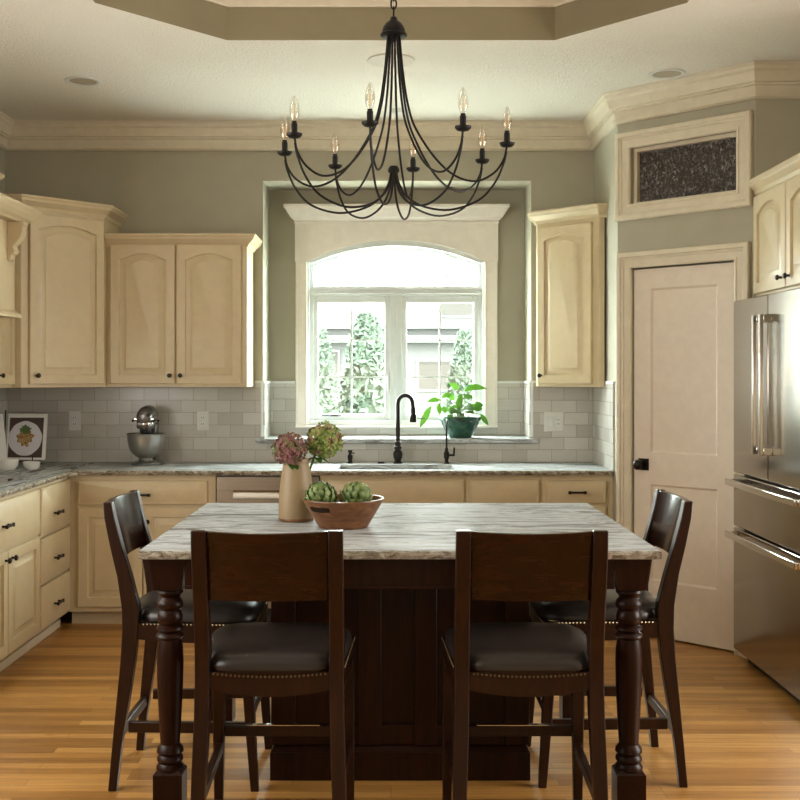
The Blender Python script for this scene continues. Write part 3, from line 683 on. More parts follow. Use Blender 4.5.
mb.sweep([(bx0+.02, by0+.02), (bx1-.02, by0+.02), (bx1-.02, by1-.02), (bx0+.02, by1-.02)], [(0, .10), (.019, .10), (.012, .115), (.004, .125), (0, .125)], right=True, closed=True)
ic(mb, 'base', 'island', bevel=.002)
mb = MB()
for x0, x1 in ((bx0+.003, bx0+.09), (-.115, -.035), (.085, .165), (bx1-.09, bx1-.003)): mb.box(x0, x1, by0+.004, by0+.0195, .126, .876)
mb.box(bx0+.09, bx1-.09, by0+.008, by0+.0195, .126, .20); mb.box(bx0+.09, bx1-.09, by0+.008, by0+.0195, .80, .876)
ic(mb, 'panel_frame', 'island', bevel=.003)
for s_, x in ((-1, bx0), (1, bx1-.0195)):
    mb = MB()
    for y0, y1 in ((by0+.02, by0+.10), (by1-.10, by1-.02)): mb.box(x+.002, x+.0175, y0, y1, .126, .876)
    mb.box(x+.002, x+.0175, by0+.10, by1-.10, .126, .20); mb.box(x+.002, x+.0175, by0+.10, by1-.10, .80, .876)
    ic(mb, 'panel_frame', 'island', bevel=.003)

# ================================================================== STOOLS
def make_stool():
    r = empty('counter_stool')
    lev = [(1.008, -.068, -.038), (.95, -.062, -.026), (.85, -.042, .000), (.75, -.018, .030), (.64, -.002, .058), (.56, .0, .056), (.45, -.006, .044), (.30, -.020, .022), (.15, -.034, -.002), (0, -.047, -.018)]
    fx = lambda z: (.197 if z > .5 else .197+(.5-z)*.030)      # centre line of the post
    for s_ in (-1, 1):
        mb = MB(); R = []
        for z, ya, yb in lev:
            w = .0215 if z > .3 else .0215-.005*(.3-z)/.3; x = s_*fx(z)
            R.append([(x-w, ya, z), (x+w, ya, z), (x+w, yb, z), (x-w, yb, z)])
        mb.loops(R); mb.build('back_leg', M['walnut'], r, bevel=.003)
        mb = MB(); R = []
        for z, yc, h in ((.575, .438, .021), (.40, .440, .020), (.2, .452, .017), (0, .466, .014)):
            x = s_*(.212+(.575-z)*.012); R.append([(x-h, yc-h, z), (x+h, yc-h, z), (x+h, yc+h, z), (x-h, yc+h, z)])
        mb.loops(R); mb.build('front_leg', M['walnut'], r, bevel=.003)
        mb = MB(); mb.hexa([(s_*.200-.011, .02, .20), (s_*.200+.011, .02, .20), (s_*.213+.011, .44, .20), (s_*.213-.011, .44, .20)], [(s_*.200-.011, .02, .238), (s_*.200+.011, .02, .238), (s_*.213+.011, .44, .238), (s_*.213-.011, .44, .238)])
        mb.build('stretcher', M['walnut'], r, bevel=.003)
    mb = MB(); mb.box(-.192, .192, -.022, .000, .180, .215); mb.build('stretcher', M['walnut'], r, bevel=.003)
    mb = MB(); mb.box(-.196, .196, .438, .462, .255, .290); fr_ = mb.build('footrest', M['walnut'], r, bevel=.003)
    mb = MB(); mb.box(-.12, .12, .440, .460, .2905, .2925); mb.build('footrest_plate', M['steel_bright'], fr_)
    # curved back slab
    mb = MB(); n = 14; R = []
    for i in range(n+1):
        x = -.177+.354*i/n; c_ = -.030*(1-(x/.177)**2)
        zb = .800; zt = 1.006-.004*(1-(x/.177)**2)
        R.append([(x, -.060+c_, zt), (x, -.040+c_, zt), (x, .004+c_*.8, zb), (x, -.016+c_*.8, zb)])
    mb.loops(R); mb.build('backrest', M['walnut_h'], r, bevel=.002)
    # seat frame with bowed lower edge
    mb = MB()
    def rail(p0, p1, dip, t):
        P0, P1 = Vector(p0), Vector(p1); d = (P1-P0).normalized(); o = Vector((d.y, -d.x)); R = []
        for i in range(11):
            k = i/10; p = P0.lerp(P1, k); z0 = .532-dip*(1-(2*k-1)**2)
            R.append([(p.x, p.y, z0), (p.x-o.x*t, p.y-o.y*t, z0), (p.x-o.x*t, p.y-o.y*t, .584), (p.x, p.y, .584)])
        mb.loops(R)
    rail((-.175, .006), (.175, .006), .020, .022); rail((.214, .03), (.234, .46), .014, .022); rail((.232, .462), (-.232, .462), .020, .022); rail((-.234, .46), (-.214, .03), .014, .022)
    mb.build('seat_frame', M['walnut'], r)
    # leather cushion
    mb = MB(); R = []
    base = []
    for i in range(48):
        a = 2*PI*i/48; ca, sa = math.cos(a), math.sin(a); p = 5.0
        k = (abs(ca)**p+abs(sa)**p)**(-1/p); x, y = k*ca, k*sa
        yy = .232+y*.236; w = .206+(yy/.47)*.030; base.append((x*w, yy, x, y))
    # notch: keep clear of the rear posts
    for h, k in ((.585, .985), (.592, 1.01), (.606, 1.01), (.622, .965), (.635, .86), (.642, .66), (.645, .40), (.646, .12)):
        R.append([(x*k, .232+(y-.232)*k, h) for x, y, _, _ in base])
    for ring in R:
        for j, (x, y, z) in enumerate(ring):
            if y < .066 and abs(x) > .172: 
                ring[j] = (math.copysign(.172, x), y, z)
    mb.loops(R); mb.build('cushion', M['leather'], r)
    # nailheads
    mb = MB()
    def nails(p0, p1, n, dip=0):
        for i in range(n):
            k = (i+.5)/n; x = p0[0]+(p1[0]-p0[0])*k; y = p0[1]+(p1[1]-p0[1])*k
            mb.ball((x, y, .581-dip*(1-(2*k-1)**2)), .0042, 6, 4)
    for a_, b_, n_, d_ in (((-.170, .004), (.170, .004), 27, .010), ((.216, .07), (.234, .455), 30, 0), ((-.216, .07), (-.234, .455), 30, 0), ((-.225, .464), (.225, .464), 34, 0)):
        mb = MB(); nails(a_, b_, n_, d_); mb.build('nailhead_trim', M['brass'], r)
    return r
st = make_stool()
spots = [((-.356, 3.245, 0), 0, 'dark wood and leather counter stool at the island front, nearer the tan vase'),
         ((.405, 3.245, 0), 0, 'dark leather counter stool at the island front, on the side without the vase'),
         ((-.942, 4.105, 0), -PI/2, 'dark wood and leather counter stool seen side-on at the left end of the island'),
         ((1.000, 4.140, 0), PI/2, 'dark wood and leather counter stool seen side-on at the right end, before the pantry door')]
for i, (l, rz, lab) in enumerate(spots):
    o = st if i == 0 else copy_thing(st)
    o.location = l; o.rotation_euler.z = rz
    tag(o, lab, 'stool', 'counter stools around the island')

# ================================================================== CHANDELIER
CHX, CHY = .010, 4.12
ch = empty('chandelier', (CHX, CHY, 2.75), 0, 'black iron chandelier with eight curved arms and candle bulbs over the island', 'chandelier')
zb = -2.75
mb = MB(); mb.lathe([(.004, 2.785), (.012, 2.782), (.016, 2.77), (.030, 2.760), (.041, 2.742), (.045, 2.722), (.045, 2.716), (.004, 2.716)], cz=zb, n=28); mb.build('canopy_bell', M['iron'], ch)
mb = MB(); mb.lathe([(.004, 2.712), (.010, 2.706), (.012, 2.698), (.004, 2.690)], cz=zb, n=16); mb.lathe([(.046, 2.722), (.050, 2.719), (.050, 2.714), (.046, 2.711)], cz=zb, n=28)
mb.build('collar', M['iron'], ch)
mb = MB(); mb.lathe([(.004, 2.232), (.014, 2.230), (.020, 2.222), (.022, 2.212), (.018, 2.205), (.006, 2.204)], cz=zb, n=20); mb.build('lower_hub', M['iron'], ch)
z = 2.785+zb; k = 0
while z < TZ-2.75-.03:
    mb = MB(); a = k % 2; R = []
    pts = []
    for j in range(17):
        t = 2*PI*j/16; u, w_ = .010*math.cos(t), .020*math.sin(t); pts.append((u if a else 0, 0 if a else u, z+.018+w_))
    mb.tube(pts, .0032, 6, False); mb.build('chain_link', M['iron'], ch); z += .030; k += 1
mb = MB(); mb.lathe([(.06, TZ-2.7505), (.06, TZ-2.765), (.02, TZ-2.780), (.005, TZ-2.782)], n=28); mb.build('ceiling_rose', M['iron'], ch)
up = [(.022, 2.712), (.030, 2.62), (.040, 2.535), (.055, 2.45), (.082, 2.368), (.150, 2.262), (.225, 2.190), (.305, 2.164), (.372, 2.192), (.408, 2.24), (.420, 2.290)]
dn = [(.010, 2.208), (.020, 2.165), (.048, 2.118), (.110, 2.078), (.210, 2.062), (.315, 2.094), (.375, 2.155), (.408, 2.225), (.418, 2.268)]
for k in range(8):
    a = math.radians(45*k-11); ca, sa = math.cos(a), math.sin(a)
    mb = MB(); mb.tube([(r*ca, r*sa, z+zb) for r, z in ((p.x, p.y) for p in crv([Vector(q_) for q_ in up], 5))], .0042, 8); arm = mb.build('arm', M['iron'], ch)
    mb = MB(); mb.tube([(r*ca, r*sa, z+zb) for r, z in ((p.x, p.y) for p in crv([Vector(q_) for q_ in dn], 5))], .0042, 8); mb.build('lower_arm', M['iron'], ch)
    cx, cy = .420*ca, .420*sa
    mb = MB(); mb.lathe([(.004, 2.282), (.020, 2.286), (.027, 2.293), (.0285, 2.300), (.026, 2.300), (.020, 2.294), (.004, 2.293)], cx, cy, zb, 20); mb.build('drip_pan', M['iron'], arm)
    mb = MB(); mb.lathe([(.011, 2.294), (.011, 2.335), (.009, 2.337), (.009, 2.343), (.002, 2.344)], cx, cy, zb, 14); cn = mb.build('candle_sleeve', M['iron'], ch)
    mb = MB(); mb.lathe([(.008, 2.344), (.012, 2.352), (.0165, 2.368), (.0175, 2.382), (.0150, 2.400), (.0095, 2.418), (.004, 2.430), (.001, 2.433)], cx, cy, zb, 16); mb.build('bulb', M['bulb'], cn)
    mb = MB()
    for d in (-.004, .004): mb.tube([(cx+d, cy, 2.358+zb), (cx+d*1.3, cy, 2.395+zb)], .0009, 5)
    mb.build('filament', M['filament'], cn)

# ceiling fittings
def can(x, y, lab):
    e = empty('recessed_light', (x, y, CE), 0, lab, 'recessed light', 'recessed lights in the ceiling')
    pr = [(.074, -.0005), (.097, -.0005), (.097, -.005), (.090, -.008), (.076, -.005)]
    mb = MB(); mb.loops([[(rr*math.cos(2*PI*i/36), rr*math.sin(2*PI*i/36), z) for i in range(36)] for rr, z in pr+pr[:1]], True, False, False)
    bmesh.ops.remove_doubles(mb.bm, verts=mb.bm.verts, dist=1e-6); mb.build('trim_ring', M['white2'], e)
    mb = MB(); mb.lathe([(.0745, -.0012), (.0745, -.0022)], n=32); mb.build('baffle', M['baffle'], e)
can(-1.665, 6.0, 'round unlit recessed ceiling light above the left corner cabinet')
can(1.456, 5.855, 'round unlit recessed ceiling light near the pantry transom')
mb = MB(); mb.lathe([(.001, -.0005), (.118, -.0005), (.120, -.004), (.116, -.008), (.108, -.006), (.001, -.006)], n=44)
tag(mb.build('ceiling_speaker', M['grille'], loc=(.0, 5.60, CE)), 'large round flush speaker cover on the ceiling behind the chandelier top', 'ceiling speaker')
mb = MB(); mb.lathe([(.001, -.0005), (.055, -.0005), (.055, -.012), (.045, -.022), (.001, -.024)], n=30)
tag(mb.build('smoke_detector', M['white2'], loc=(.045, 6.66, CE)), 'small round white detector on the ceiling just before the back crown moulding', 'smoke detector')

# ================================================================== THINGS ON THE ISLAND
vx, vy = -.358, 4.19
vs_ = MB(); vs_.lathe([(.060, 0), (.065, .004), (.0665, .02), (.066, .06), (.062, .12), (.056, .175), (.050, .205), (.0475, .214), (.049, .222), (.051, .232), (.050, .236), (.0455, .236), (.043, .215), (.05, .17), (.058, .08), (.058, .012), (.002, .010)], n=40)
va = empty('vase', (vx, vy, .905), 0, 'tall tan stoneware vase standing on the island top', 'vase'); vs_.build('body', M['stoneware'], va)
mb = MB(); mb.lathe([(.0665, .004), (.0675, .006), (.067, .012), (.0665, .013)], n=40); mb.build('unglazed_band', M['acacia'], va)
def flower(c, r, mt, lab, stemto, sd):
    e = empty('hydrangea', (vx, vy, 1.0), 0, lab, 'flower', 'hydrangeas in the tan vase'); R_ = random.Random(sd)
    c = Vector(c)-Vector((vx, vy, 1.0)); mb = MB()
    mb.tube(crv([Vector(stemto), Vector(stemto)+Vector((c.x*.2, 0, .09)), c*.75+Vector((0, 0, c.z*.1)), c]), .0045, 6); mb.build('stem', M['stem'], e)
    mb = MB(); mb.ball(c, r*.60, 16, 10)
    n = 300
    for i in range(n):
        ph = math.acos(1-2*(i+.5)/n); th_ = i*2.399963; d = Vector((math.sin(ph)*math.cos(th_), math.sin(ph)*math.sin(th_), math.cos(ph)))
        rad = r*R_.uniform(.72, 1.08); p = c+Vector((d.x*rad, d.y*rad, d.z*rad*.92)); dd = (d+Vector([R_.uniform(-.45, .45) for _ in range(3)])).normalized()
        u = dd.orthogonal().normalized(); w_ = dd.cross(u); s_ = r*R_.uniform(.12, .18); off = R_.uniform(0, 6)
        cv_ = mb.bm.verts.new(p-dd*.002)
        for k in range(4):
            a0 = off+k*PI/2; q_ = []
            for da, rr, h in ((-.62, .72, .0015), (-.2, 1.15, .0035), (.2, 1.15, .0035), (.62, .72, .0015)):
                q_.append(mb.bm.verts.new(p+(u*math.cos(a0+da)+w_*math.sin(a0+da))*s_*rr+dd*h))
            mb.face([cv_]+q_)
    bm = mb.bm; me = bpy.data.meshes.new('flower_head'); bm.normal_update(); bm.to_mesh(me); bm.free(); me.materials.append(M[mt])
    o = bpy.data.objects.new('flower_head', me); C.objects.link(o); o.parent = e
    mb = MB()
    for k in range(3):
        a = R_.uniform(0, 6.28); p = c*.72+Vector((0, 0, -.004)); leaf(mb, p, Vector((math.cos(a)*.6, math.sin(a)*.4-.4, -.1)), .055, .016)
    mb.build('leaf', M['leaf'], e)
def leaf(mb, p, d, L_, w, droop=.5, fold=.15, ref=(0, 0, 1)):
    d = Vector(d).normalized(); side = d.cross(Vector(ref))
    if side.length < .1: side = Vector((1, 0, 0))
    side.normalize(); up_ = side.cross(d); n = 8; A, B, D_ = [], [], []
    for i in range(n+1):
        t = i/n; c = p+d*L_*t+Vector((0, 0, -droop*L_*t*t*.5)); h = w*math.sin(PI*min(1, t*.97+.03))**.75*(1-.25*t)
        A.append(mb.bm.verts.new(c-side*h+up_*h*fold)); B.append(mb.bm.verts.new(c)); D_.append(mb.bm.verts.new(c+side*h+up_*h*fold))
    for i in range(n):
        mb.face([A[i], A[i+1], B[i+1], B[i]]); mb.face([B[i], B[i+1], D_[i+1], D_[i]])
flower((-.378, 4.15, 1.178), .061, 'petal_mauve', 'mauve and green hydrangea head leaning left out of the tan vase', (-.006, 0, -.06), 1)
flower((-.252, 4.21, 1.206), .069, 'petal_green', 'green hydrangea head with rosy edge leaning right out of the tan vase', (.008, 0, -.06), 2)

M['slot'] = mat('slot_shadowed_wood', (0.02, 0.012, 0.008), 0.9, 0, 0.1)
bw = empty('bowl', (-.173, 4.02, .905), 0, 'round acacia wood bowl with slot handle holding two artichokes', 'bowl')
mb = MB(); mb.lathe([(.086, 0), (.090, .003), (.094, .010), (.118, .050), (.143, .092), (.148, .101), (.147, .105), (.142, .105), (.138, .100), (.112, .054), (.086, .016), (.002, .013)], n=56); mb.build('body', M['acacia'], bw)
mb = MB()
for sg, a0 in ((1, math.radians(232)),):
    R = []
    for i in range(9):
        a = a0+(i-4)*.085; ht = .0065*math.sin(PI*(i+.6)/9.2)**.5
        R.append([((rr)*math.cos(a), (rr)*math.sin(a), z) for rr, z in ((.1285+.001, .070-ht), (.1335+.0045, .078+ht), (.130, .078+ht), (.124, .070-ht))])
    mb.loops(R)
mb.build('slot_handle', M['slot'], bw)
def artichoke(x, y, z, r, tilt, lab, sd):
    R_ = random.Random(sd); e = MB(); e.ball((0, 0, 0), r*.76, 16, 10, sz=.95)
    n = 76
    for i in range(n):
        k = (i+.5)/n; th_ = i*2.399963; el = -1.25+k*2.7
        r0 = r*.76*math.cos(el)+.001; z0 = r*.76*math.sin(el)
        rad = Vector((math.cos(th_), math.sin(th_), 0)); tan = Vector((-math.sin(th_), math.cos(th_), 0)); nrm_ = rad*math.cos(el)+Vector((0, 0, math.sin(el)))
        upd = -rad*math.sin(el)+Vector((0, 0, math.cos(el))); L_ = r*.62; w = r*.30*(1-.35*k)
        base = rad*r0+Vector((0, 0, z0)); rows = []
        for t, ww, out in ((0, .8, .0), (.3, 1.05, .16), (.6, .95, .27), (.85, .5, .33), (1.0, .05, .34)):
            c = base+upd*L_*t+nrm_*r*out-nrm_*(L_*t)**2*.9/(r*1.6)
            rows.append([e.bm.verts.new(c-tan*w*ww-nrm_*r*.05*ww), e.bm.verts.new(c+nrm_*r*.03), e.bm.verts.new(c+tan*w*ww-nrm_*r*.05*ww)])
        for a, b_ in zip(rows, rows[1:]):
            e.face([a[0], a[1], b_[1], b_[0]]); e.face([a[1], a[2], b_[2], b_[1]])
    o = e.build('artichoke', M['artichoke'], angle=50); o.location = (x, y, z); o.rotation_euler = tilt
    tag(o, lab, 'artichoke', 'artichokes in the wooden bowl')
artichoke(-.253, 4.015, 1.008, .0580, (.35, -.35, .4), 'green artichoke in the wooden bowl, beside the vase', 4)
artichoke(-.128, 4.035, 1.006, .0570, (.5, .5, 1.2), 'paler green artichoke in the wooden bowl, farther from the vase', 9)

# ================================================================== BACK COUNTER
mx = empty('stand_mixer', (-1.494, 6.80, .905), 0, 'grey stand mixer with steel bowl on the back counter', 'stand mixer')
mb = MB(); R = []
for h, k in ((0, 1), (.010, 1.0), (.020, .93), (.026, .8)):
    R.append([((.092*k)*(abs(math.cos(a))**.8)*math.copysign(1, math.cos(a)), .03+(.135*k)*(abs(math.sin(a))**.8)*math.copysign(1, math.sin(a)), h) for a in (2*PI*i/36 for i in range(36))])
mb.loops(R); mb.lathe([(.052, .024), (.045, .035), (.043, .046)], 0, -.03, 0, 24); mb.build('base', M['gunmetal'], mx)
mb = MB(); mb.loops([[(sx_*a, .105+b_, z) for sx_, b_ in ((-1, -.035), (1, -.035), (1, .035), (-1, .035))] for a, z in ((.050, .02), (.040, .10), (.042, .20), (.050, .255))]); mb.build('column', M['gunmetal'], mx, bevel=.012)
mb = MB(); R = []
for y, rr, zc in ((-.105, .020, .285), (-.100, .038, .288), (-.085, .048, .292), (-.04, .055, .298), (.03, .056, .302), (.09, .052, .300), (.13, .040, .296), (.145, .02, .292)):
    R.append([(rr*math.cos(a), y, zc+rr*(1.12 if math.sin(a) > 0 else .85)*math.sin(a)) for a in (2*PI*i/28 for i in range(28))])
mb.loops(R); mb.build('head', M['gunmetal'], mx)
mb = MB(); mb.sweep([(-.058, -.08), (.058, -.08)], [(0, .281), (.010, .281), (.010, .286), (0, .286)], right=True); mb.lathe([(.0555, .246), (.0562, .250), (.0562, .258), (.0555, .262)], 0, -.045, 0, 28); mb.build('trim_band', M['steel_bright'], mx)
mb = MB(); mb.lathe([(.051, .225), (.054, .240), (.054, .262), (.048, .275)], 0, -.045, 0, 26); mb.build('beater_housing', M['gunmetal'], mx)
mb = MB(); mb.lathe([(.020, .19), (.034, .200), (.036, .226)], 0, -.045, 0, 20); mb.build('beater_shaft', M['dark'], mx)
for s_ in (-1, 1):
    mb = MB(); mb.tube([(s_*.045, -.045, .272), (s_*.072, -.045, .272)], .003, 8); mb.ball((s_*.077, -.045, .272), .0085, 12, 8); mb.build('lever_knob', M['dark'], mx)
mb = MB(); mb.lathe([(.012, 0), (.012, .012), (.004, .014)], n=14, m=lambda p: (.032+p[0], -.104-p[2]+.010, .308+p[1])); mb.build('attachment_knob', M['dark'], mx)
mb = MB(); mb.lathe([(r_*1.12, z_) for r_, z_ in [(.036, .045), (.040, .047), (.062, .062), (.082, .085), (.094, .118), (.100, .155), (.103, .188), (.106, .193), (.104, .195), (.100, .190), (.095, .150), (.085, .105), (.06, .07), (.002, .055)]], 0, -.03, 0, 44); mb.build('bowl', M['bowl_steel'], mx)

# cookbook on its stand
bk = empty('cookbook', (-2.318, 6.69, .945), 0, 'open cookbook on a stand showing a plate of food, left counter corner', 'cookbook')
TL = -.20   # backward lean
def bpg(mb, x0, x1, z0, z1, y, t, yaw): 
    def m_(x, yy, z): 
        yw = yy+z*.16; ca, sa = math.cos(yaw), math.sin(yaw); return (x*ca-yw*sa, x*sa+yw*ca, z)
    mb.hexa([m_(x0, y, z0), m_(x1, y, z0), m_(x1, y+t, z0), m_(x0, y+t, z0)], [m_(x0, y, z1), m_(x1, y, z1), m_(x1, y+t, z1), m_(x0, y+t, z1)])
ya = math.radians(-4); yl = math.radians(58)
mb = MB(); bpg(mb, 0, .240, 0, .275, -.012, .012, ya); mb.build('right_pages', M['paper'], bk)
mb = MB(); bpg(mb, -.13, 0, 0, .275, -.012, .010, yl); mb.build('left_pages', M['paper'], bk)
photo_brown = mat('photo_brown', (0.075, 0.045, 0.04), 0.4)
mb = MB(); bpg(mb, .012, .222, .014, .252, -.0135, .001, ya); mb.build('photo', photo_brown, bk)
def disc(r, sx, y, cz, mt, name, wob=0, nn=40):
    mb = MB(); ca, sa = math.cos(ya), math.sin(ya); pts = []
    for dy in (0, .0012):
        ring = []
        for i in range(nn):
            a = 2*PI*i/nn; rr = r*(1+wob*math.sin(a*9)+wob*.7*math.sin(a*4+1)); x = .113+rr*sx*math.cos(a); z = cz+rr*math.sin(a); yy = y+dy+z*.16
            ring.append((x*ca-yy*sa, x*sa+yy*ca, z))
        pts.append(ring)
    mb.loops(pts); mb.build(name, mt, bk)
disc(.103, 1, -.0150, .128, mat('photo_plate', (0.68, 0.67, 0.73), 0.4), 'printed_plate', .010, 120)
food = mat('photo_food', (0.5, 0.3, 0.1), 0.5); f = noise(food, objvec(food), 70, 3); setcol(food, ramp(food, f, [(0.35, (0.06, 0.10, 0.02)), (0.5, (0.38, 0.20, 0.06)), (0.62, (0.48, 0.36, 0.16)), (0.72, (0.20, 0.07, 0.03))]))
disc(.050, .95, -.0165, .135, food, 'printed_food', .14, 120)
green = mat('photo_greens', (0.08, 0.16, 0.04), 0.5)
disc(.024, 1.3, -.0180, .182, green, 'printed_greens', .15, 72)
# stand
sd_ = empty('book_stand', (-2.24, 6.71, .905), 0, 'black metal book stand behind and beneath the open cookbook', 'book stand')
mb = MB(); mb.box(-.15, .12, -.055, -.040, .030, .037); mb.box(-.15, .12, -.055, .012, .030, .034)
mb.tube([(-.10, -.03, .006), (-.10, -.02, .034)], .004, 8); mb.tube([(.09, -.03, .006), (.09, -.02, .034)], .004, 8)
mb.tube([(.09, -.052, .035), (.09, -.056, .065)], .003, 6)
mb.tube([(-.10, -.06, .005), (-.10, .12, .005)], .005, 8); mb.tube([(.09, -.06, .005), (.09, .12, .005)], .005, 8)
mb.build('base', M['iron'], sd_)
mb = MB(); mb.tube([(-.115, .035, .034), (-.118, .084, .335)], .004, 8); mb.tube([(.0, .035, .034), (.0, .074, .26)], .004, 8); mb.tube([(.0, .074, .26), (0, .12, .005)], .004, 8)
mb.build('back_rest', M['iron'], sd_)
def dish(x, y, r, h, lab):
    mb = MB(); mb.lathe([(r*.66, 0), (r*.70, .003), (r*.93, h*.35), (r, h), (r*.94, h), (r*.86, h*.40), (r*.55, .009), (.001, .008)], n=36)
    o = mb.build('small_bowl', M['porcelain'], loc=(x, y, .9055)); tag(o, lab, 'bowl', 'small white bowls by the cookbook')
dish(-2.095, 6.47, .050, .045, 'small white dish right of the larger bowl before the cookbook')
dish(-2.235, 6.45, .070, .062, 'larger white bowl before the cookbook at the left edge')

# outlets and switch
def plate(name, x, z, w, h, kind, lab):
    e = empty(name, (x, BW-.0105, z), 0, lab, 'wall plate')
    mb = MB(); mb.box(-w/2, w/2, -.005, 0, -h/2, h/2); mb.build('cover_plate', M['white2'], e, bevel=.002)
    if kind == 'outlet':
        for s_ in (-1, 1):
            mb = MB(); mb.box(-.016, .016, -.008, -.0052, s_*.020-.013, s_*.020+.013); f_ = mb.build('socket', M['white'], e, bevel=.003)
            mb = MB(); mb.box(-.008, -.005, -.0086, -.0081, s_*.020-.005, s_*.020+.006); mb.box(.005, .008, -.0086, -.0081, s_*.020-.005, s_*.020+.006); mb.build('slot', M['dark'], f_)
    else:
        mb = MB(); mb.box(-.042, -.010, -.009, -.0052, -.033, .033); mb.build('rocker', M['white'], e, bevel=.002)
        mb = MB(); mb.box(.010, .042, -.008, -.0052, -.033, .033); q2 = mb.build('socket', M['white'], e, bevel=.002)
        mb = MB(); mb.box(.018, .021, -.0086, -.0081, .008, .018); mb.box(.030, .033, -.0086, -.0081, .008, .018); mb.box(.018, .021, -.0086, -.0081, -.018, -.008); mb.box(.030, .033, -.0086, -.0081, -.018, -.008); mb.build('slot', M['dark'], q2)
plate('outlet', -1.188, 1.166, .075, .120, 'outlet', 'single outlet plate on the tile right of the stand mixer')
plate('outlet', -1.996, 1.166, .075, .120, 'outlet', 'single outlet plate on the tile between cookbook and mixer')
plate('switch_plate', 1.028, 1.160, .125, .125, 'double', 'white double plate with rocker switch on the tile under the right wall cabinet')

# faucets
fc = empty('kitchen_faucet', (.043, 6.90, .905), 0, 'tall dark bronze gooseneck kitchen faucet behind the sink', 'faucet')
mb = MB(); mb.lathe([(.030, 0), (.031, .006), (.024, .012), (.020, .020), (.027, .035), (.030, .060), (.027, .075), (.019, .085), (.024, .095), (.025, .105), (.019, .112), (.017, .125), (.018, .135), (.013, .140)], n=24); mb.build('body', M['bronze'], fc)
mb = MB(); a = math.radians(-25); ca, sa = math.cos(a), math.sin(a); pts = [(0, 0, z) for z in (.13, .18, .25, .31, .37)]
for i in range(1, 13):
    t = PI*i/12; pts.append(((.050-.050*math.cos(t))*ca, (.050-.050*math.cos(t))*sa, .372+.052*math.sin(t)))
pts.append((.103*ca, .103*sa, .345)); mb.tube(pts, .013, 12); mb.lathe([(.0135, .205), (.0145, .210), (.0145, .215), (.0135, .220)], n=16); mb.build('gooseneck', M['bronze'], fc)
mb = MB(); mb.lathe([(.012, .348), (.016, .340), (.015, .312), (.021, .295), (.022, .262), (.018, .258), (.003, .258)], .103*ca, .103*sa, 0, 20); mb.build('spray_head', M['bronze'], fc)
mb = MB(); mb.tube([(.120, -.043, .283), (.168, -.050, .283)], .0035, 8); mb.build('spray_lever', M['bronze'], fc)
ff = empty('water_faucet', (.345, 6.90, .905), 0, 'slim dark bronze filtered water tap below the green plant pot', 'faucet')
mb = MB(); mb.lathe([(.018, 0), (.018, .005), (.012, .010), (.012, .025), (.018, .040), (.018, .065), (.011, .078), (.010, .095), (.006, .100)], n=18); mb.build('body', M['bronze'], ff)
mb = MB(); pts = [(0, 0, z) for z in (.09, .16, .23)]
for i in range(1, 10): t = PI*i/9*.9; pts.append((0, -(.038-.038*math.cos(t)), .235+.038*math.sin(t)))
mb.tube(pts, .0055, 10); mb.build('spout', M['bronze'], ff)
mb = MB(); mb.tube([(.010, 0, .052), (.045, 0, .052)], .007, 10); mb.tube([(.046, 0, .045), (.048, 0, .100)], .0055, 10); mb.build('handle', M['bronze'], ff)
sp_ = empty('soap_dispenser', (-.255, 6.92, .905), 0, 'short dark bronze soap pump on the counter left of the faucet', 'soap dispenser')
mb = MB(); mb.lathe([(.018, 0), (.018, .006), (.012, .012), (.016, .030), (.017, .048), (.010, .056), (.010, .066), (.014, .070), (.014, .082), (.004, .084)], n=18); mb.build('body', M['bronze'], sp_)
mb = MB(); mb.tube([(0, 0, .066), (.028, -.020, .064)], .004, 8); mb.build('nozzle', M['bronze'], sp_)
mb = MB(); mb.lathe([(.022, 0), (.022, .006), (.018, .010), (.002, .010)], n=20)
tag(mb.build('air_switch', M['bronze'], loc=(-.062, 6.91, .9055)), 'low round dark button on the counter between soap pump and faucet', 'button')

# plant on the ledge
pl = empty('potted_plant', (.445, 7.145, 1.0525), 0, 'leafy green houseplant in a green glazed pot on the window ledge', 'potted plant')
mb = MB(); mb.lathe([(.070, 0), (.074, .004), (.076, .010), (.100, .050), (.120, .092), (.126, .108), (.134, .112), (.135, .128), (.131, .134), (.124, .132), (.121, .112), (.002, .112)], n=48); mb.build('pot', M['glaze'], pl)
mb = MB(); mb.lathe([(.119, .113), (.118, .119), (.06, .126), (.001, .128)], n=30); mb.build('soil', M['soil'], pl)
R_ = random.Random(12); ml, ms = MB(), MB()
def stemleaf(base, tip, d, L_, w, droop=.6):
    b0, t0_ = Vector(base), Vector(tip); ms.tube(crv([b0, b0.lerp(t0_, .5)+Vector((0, 0, .02)), t0_], 4), .0022, 5); leaf(ml, t0_, Vector(d), L_, w, droop, .15, (R_.uniform(-.5, .5), -1, R_.uniform(.1, .8)))
spec = [((.03, 0, .30), (.9, -.1, .55), .17, .028, .9), ((-.01, -.01, .31), (-.5, -.2, .5), .09, .022, .5), ((.0, -.02, .28), (-.1, -.3, -1), .13, .026, .0), ((.02, -.03, .26), (.6, -.4, .2), .08, .022, .6),
        ((-.13, -.02, .24), (-.7, -.2, .15), .09, .020, .6), ((-.12, -.03, .26), (.7, -.2, .35), .08, .018, .3), ((-.19, -.02, .20), (-.55, -.2, -1), .15, .026, .1), ((-.14, -.02, .22), (.1, -.3, -.9), .08, .018, .1),
        ((-.075, -.03, .15), (.05, -.3, -.3), .10, .030, .4), ((.13, -.02, .15), (.7, -.2, -.9), .08, .018, .2), ((.05, -.03, .22), (.3, -.5, -.4), .07, .02, .3), ((-.04, 0, .24), (-.4, -.4, .6), .08, .022, .6)]
for tp, d, L_, w, dr in spec: stemleaf((tp[0]*.3, tp[1]*.3, .12), tp, d, L_, w, dr)
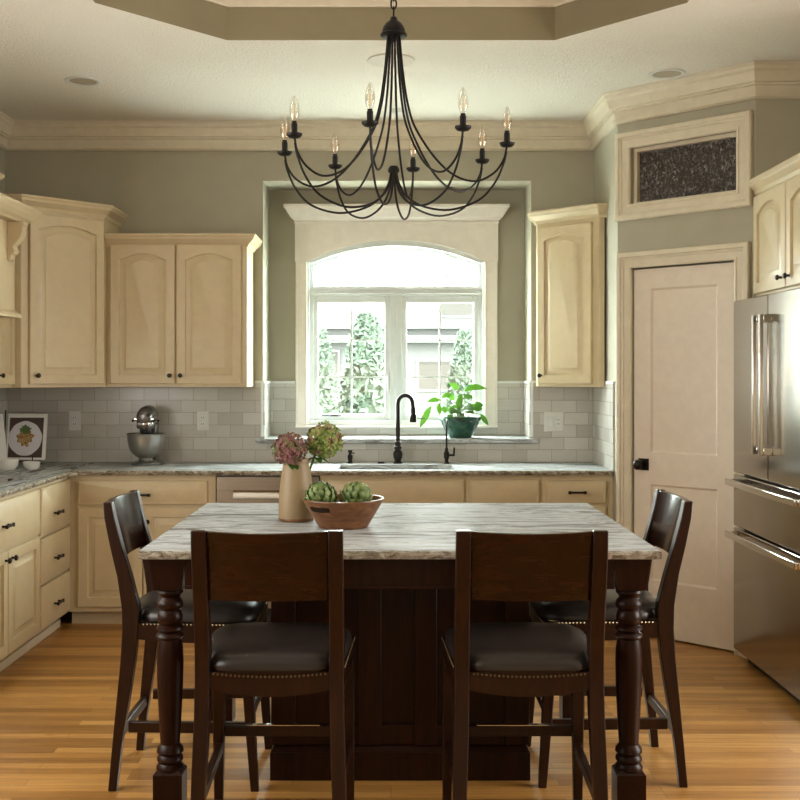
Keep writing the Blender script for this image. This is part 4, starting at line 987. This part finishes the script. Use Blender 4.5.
for i in range(30):
    a = R_.uniform(0, 2*PI); rr = R_.uniform(.02, .105); tp = (rr*math.cos(a), rr*math.sin(a)*.8, R_.uniform(.15, .20)+.03*R_.random())
    stemleaf((tp[0]*.5, tp[1]*.5, .12), tp, (math.cos(a)+R_.uniform(-.5, .5), math.sin(a)-.3, R_.uniform(-.3, .7)), R_.uniform(.055, .085), R_.uniform(.020, .030), .6)
ms.build('stems', M['stem'], pl); ml.build('foliage', M['leaf'], pl)

# ================================================================== OUTSIDE
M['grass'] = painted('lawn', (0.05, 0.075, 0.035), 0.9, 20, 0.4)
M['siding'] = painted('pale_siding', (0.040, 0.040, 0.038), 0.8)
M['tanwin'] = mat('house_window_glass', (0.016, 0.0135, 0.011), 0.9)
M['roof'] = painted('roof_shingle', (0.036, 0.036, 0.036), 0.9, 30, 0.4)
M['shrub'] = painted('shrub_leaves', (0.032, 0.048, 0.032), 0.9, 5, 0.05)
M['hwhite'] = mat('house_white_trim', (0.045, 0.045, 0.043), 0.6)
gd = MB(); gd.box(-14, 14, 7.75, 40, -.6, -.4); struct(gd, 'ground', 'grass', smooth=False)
M['bounce_slab'] = painted('pale_bounce', (0.58, 0.60, 0.57), 0.9, 5, 0.1)
struct(MB().box(-7, 7, 7.75, 12.2, -.4, -.36), 'ground_bounce', 'bounce_slab', smooth=False)  # added pale reflector, out of view, bouncing sky light onto the ceiling
def shrub(x, y, r, h, sd, lab):
    e = empty('shrub', (x, y, -.4), 0, lab, 'shrub', 'evergreen shrubs outside the window'); R_ = random.Random(sd)
    mb = MB(); mb.tube([(0, 0, 0), (0, 0, .3)], .05, 8); mb.build('trunk', M['soil'], e)
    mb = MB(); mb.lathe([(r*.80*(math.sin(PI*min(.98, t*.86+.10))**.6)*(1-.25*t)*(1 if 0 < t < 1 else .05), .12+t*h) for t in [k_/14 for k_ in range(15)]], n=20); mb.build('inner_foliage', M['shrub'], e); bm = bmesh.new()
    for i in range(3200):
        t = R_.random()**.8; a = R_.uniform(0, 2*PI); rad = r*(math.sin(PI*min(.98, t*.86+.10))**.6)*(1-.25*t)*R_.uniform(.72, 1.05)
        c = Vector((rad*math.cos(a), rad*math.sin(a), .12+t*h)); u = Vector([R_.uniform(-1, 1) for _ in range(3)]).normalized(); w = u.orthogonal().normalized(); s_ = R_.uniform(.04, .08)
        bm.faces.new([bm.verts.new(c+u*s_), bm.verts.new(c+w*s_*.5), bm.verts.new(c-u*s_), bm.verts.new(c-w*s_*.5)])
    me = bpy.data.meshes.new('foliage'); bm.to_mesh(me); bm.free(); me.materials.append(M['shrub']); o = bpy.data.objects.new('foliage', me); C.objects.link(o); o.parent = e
shrub(-.86, 13, .30, 2.25, 1, 'rounded evergreen shrub outside, behind the outer half of the left sash')
shrub(-.30, 13.9, .40, 2.5, 2, 'largest evergreen shrub outside, behind the inner half of the left sash')
shrub(.98, 14.5, .30, 2.3, 3, 'slim evergreen shrub outside, behind the right edge of the right sash')
shrub(.28, 12.5, .24, 1.15, 4, 'low evergreen shrub outside, behind the window mullion')
hs = empty('neighbouring_house', (1.6, 24, -.4), 0, 'pale house with a gable and wide windows seen faintly through the window', 'house')
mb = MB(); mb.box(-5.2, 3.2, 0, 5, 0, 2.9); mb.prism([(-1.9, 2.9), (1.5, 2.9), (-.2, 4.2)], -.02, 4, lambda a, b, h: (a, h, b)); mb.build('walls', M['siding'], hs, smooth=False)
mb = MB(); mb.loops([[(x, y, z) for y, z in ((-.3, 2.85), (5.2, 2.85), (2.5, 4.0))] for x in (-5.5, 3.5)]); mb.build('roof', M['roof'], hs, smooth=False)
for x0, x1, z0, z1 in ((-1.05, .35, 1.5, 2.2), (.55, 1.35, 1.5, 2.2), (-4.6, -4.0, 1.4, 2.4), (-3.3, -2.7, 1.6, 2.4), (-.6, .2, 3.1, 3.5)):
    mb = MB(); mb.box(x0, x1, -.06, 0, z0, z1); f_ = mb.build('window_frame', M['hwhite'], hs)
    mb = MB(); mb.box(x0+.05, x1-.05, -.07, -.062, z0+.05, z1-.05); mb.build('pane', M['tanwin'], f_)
mb = MB(); mb.box(-5.3, 3.3, -.35, 0, 2.55, 2.7); mb.build('fascia', M['hwhite'], hs)
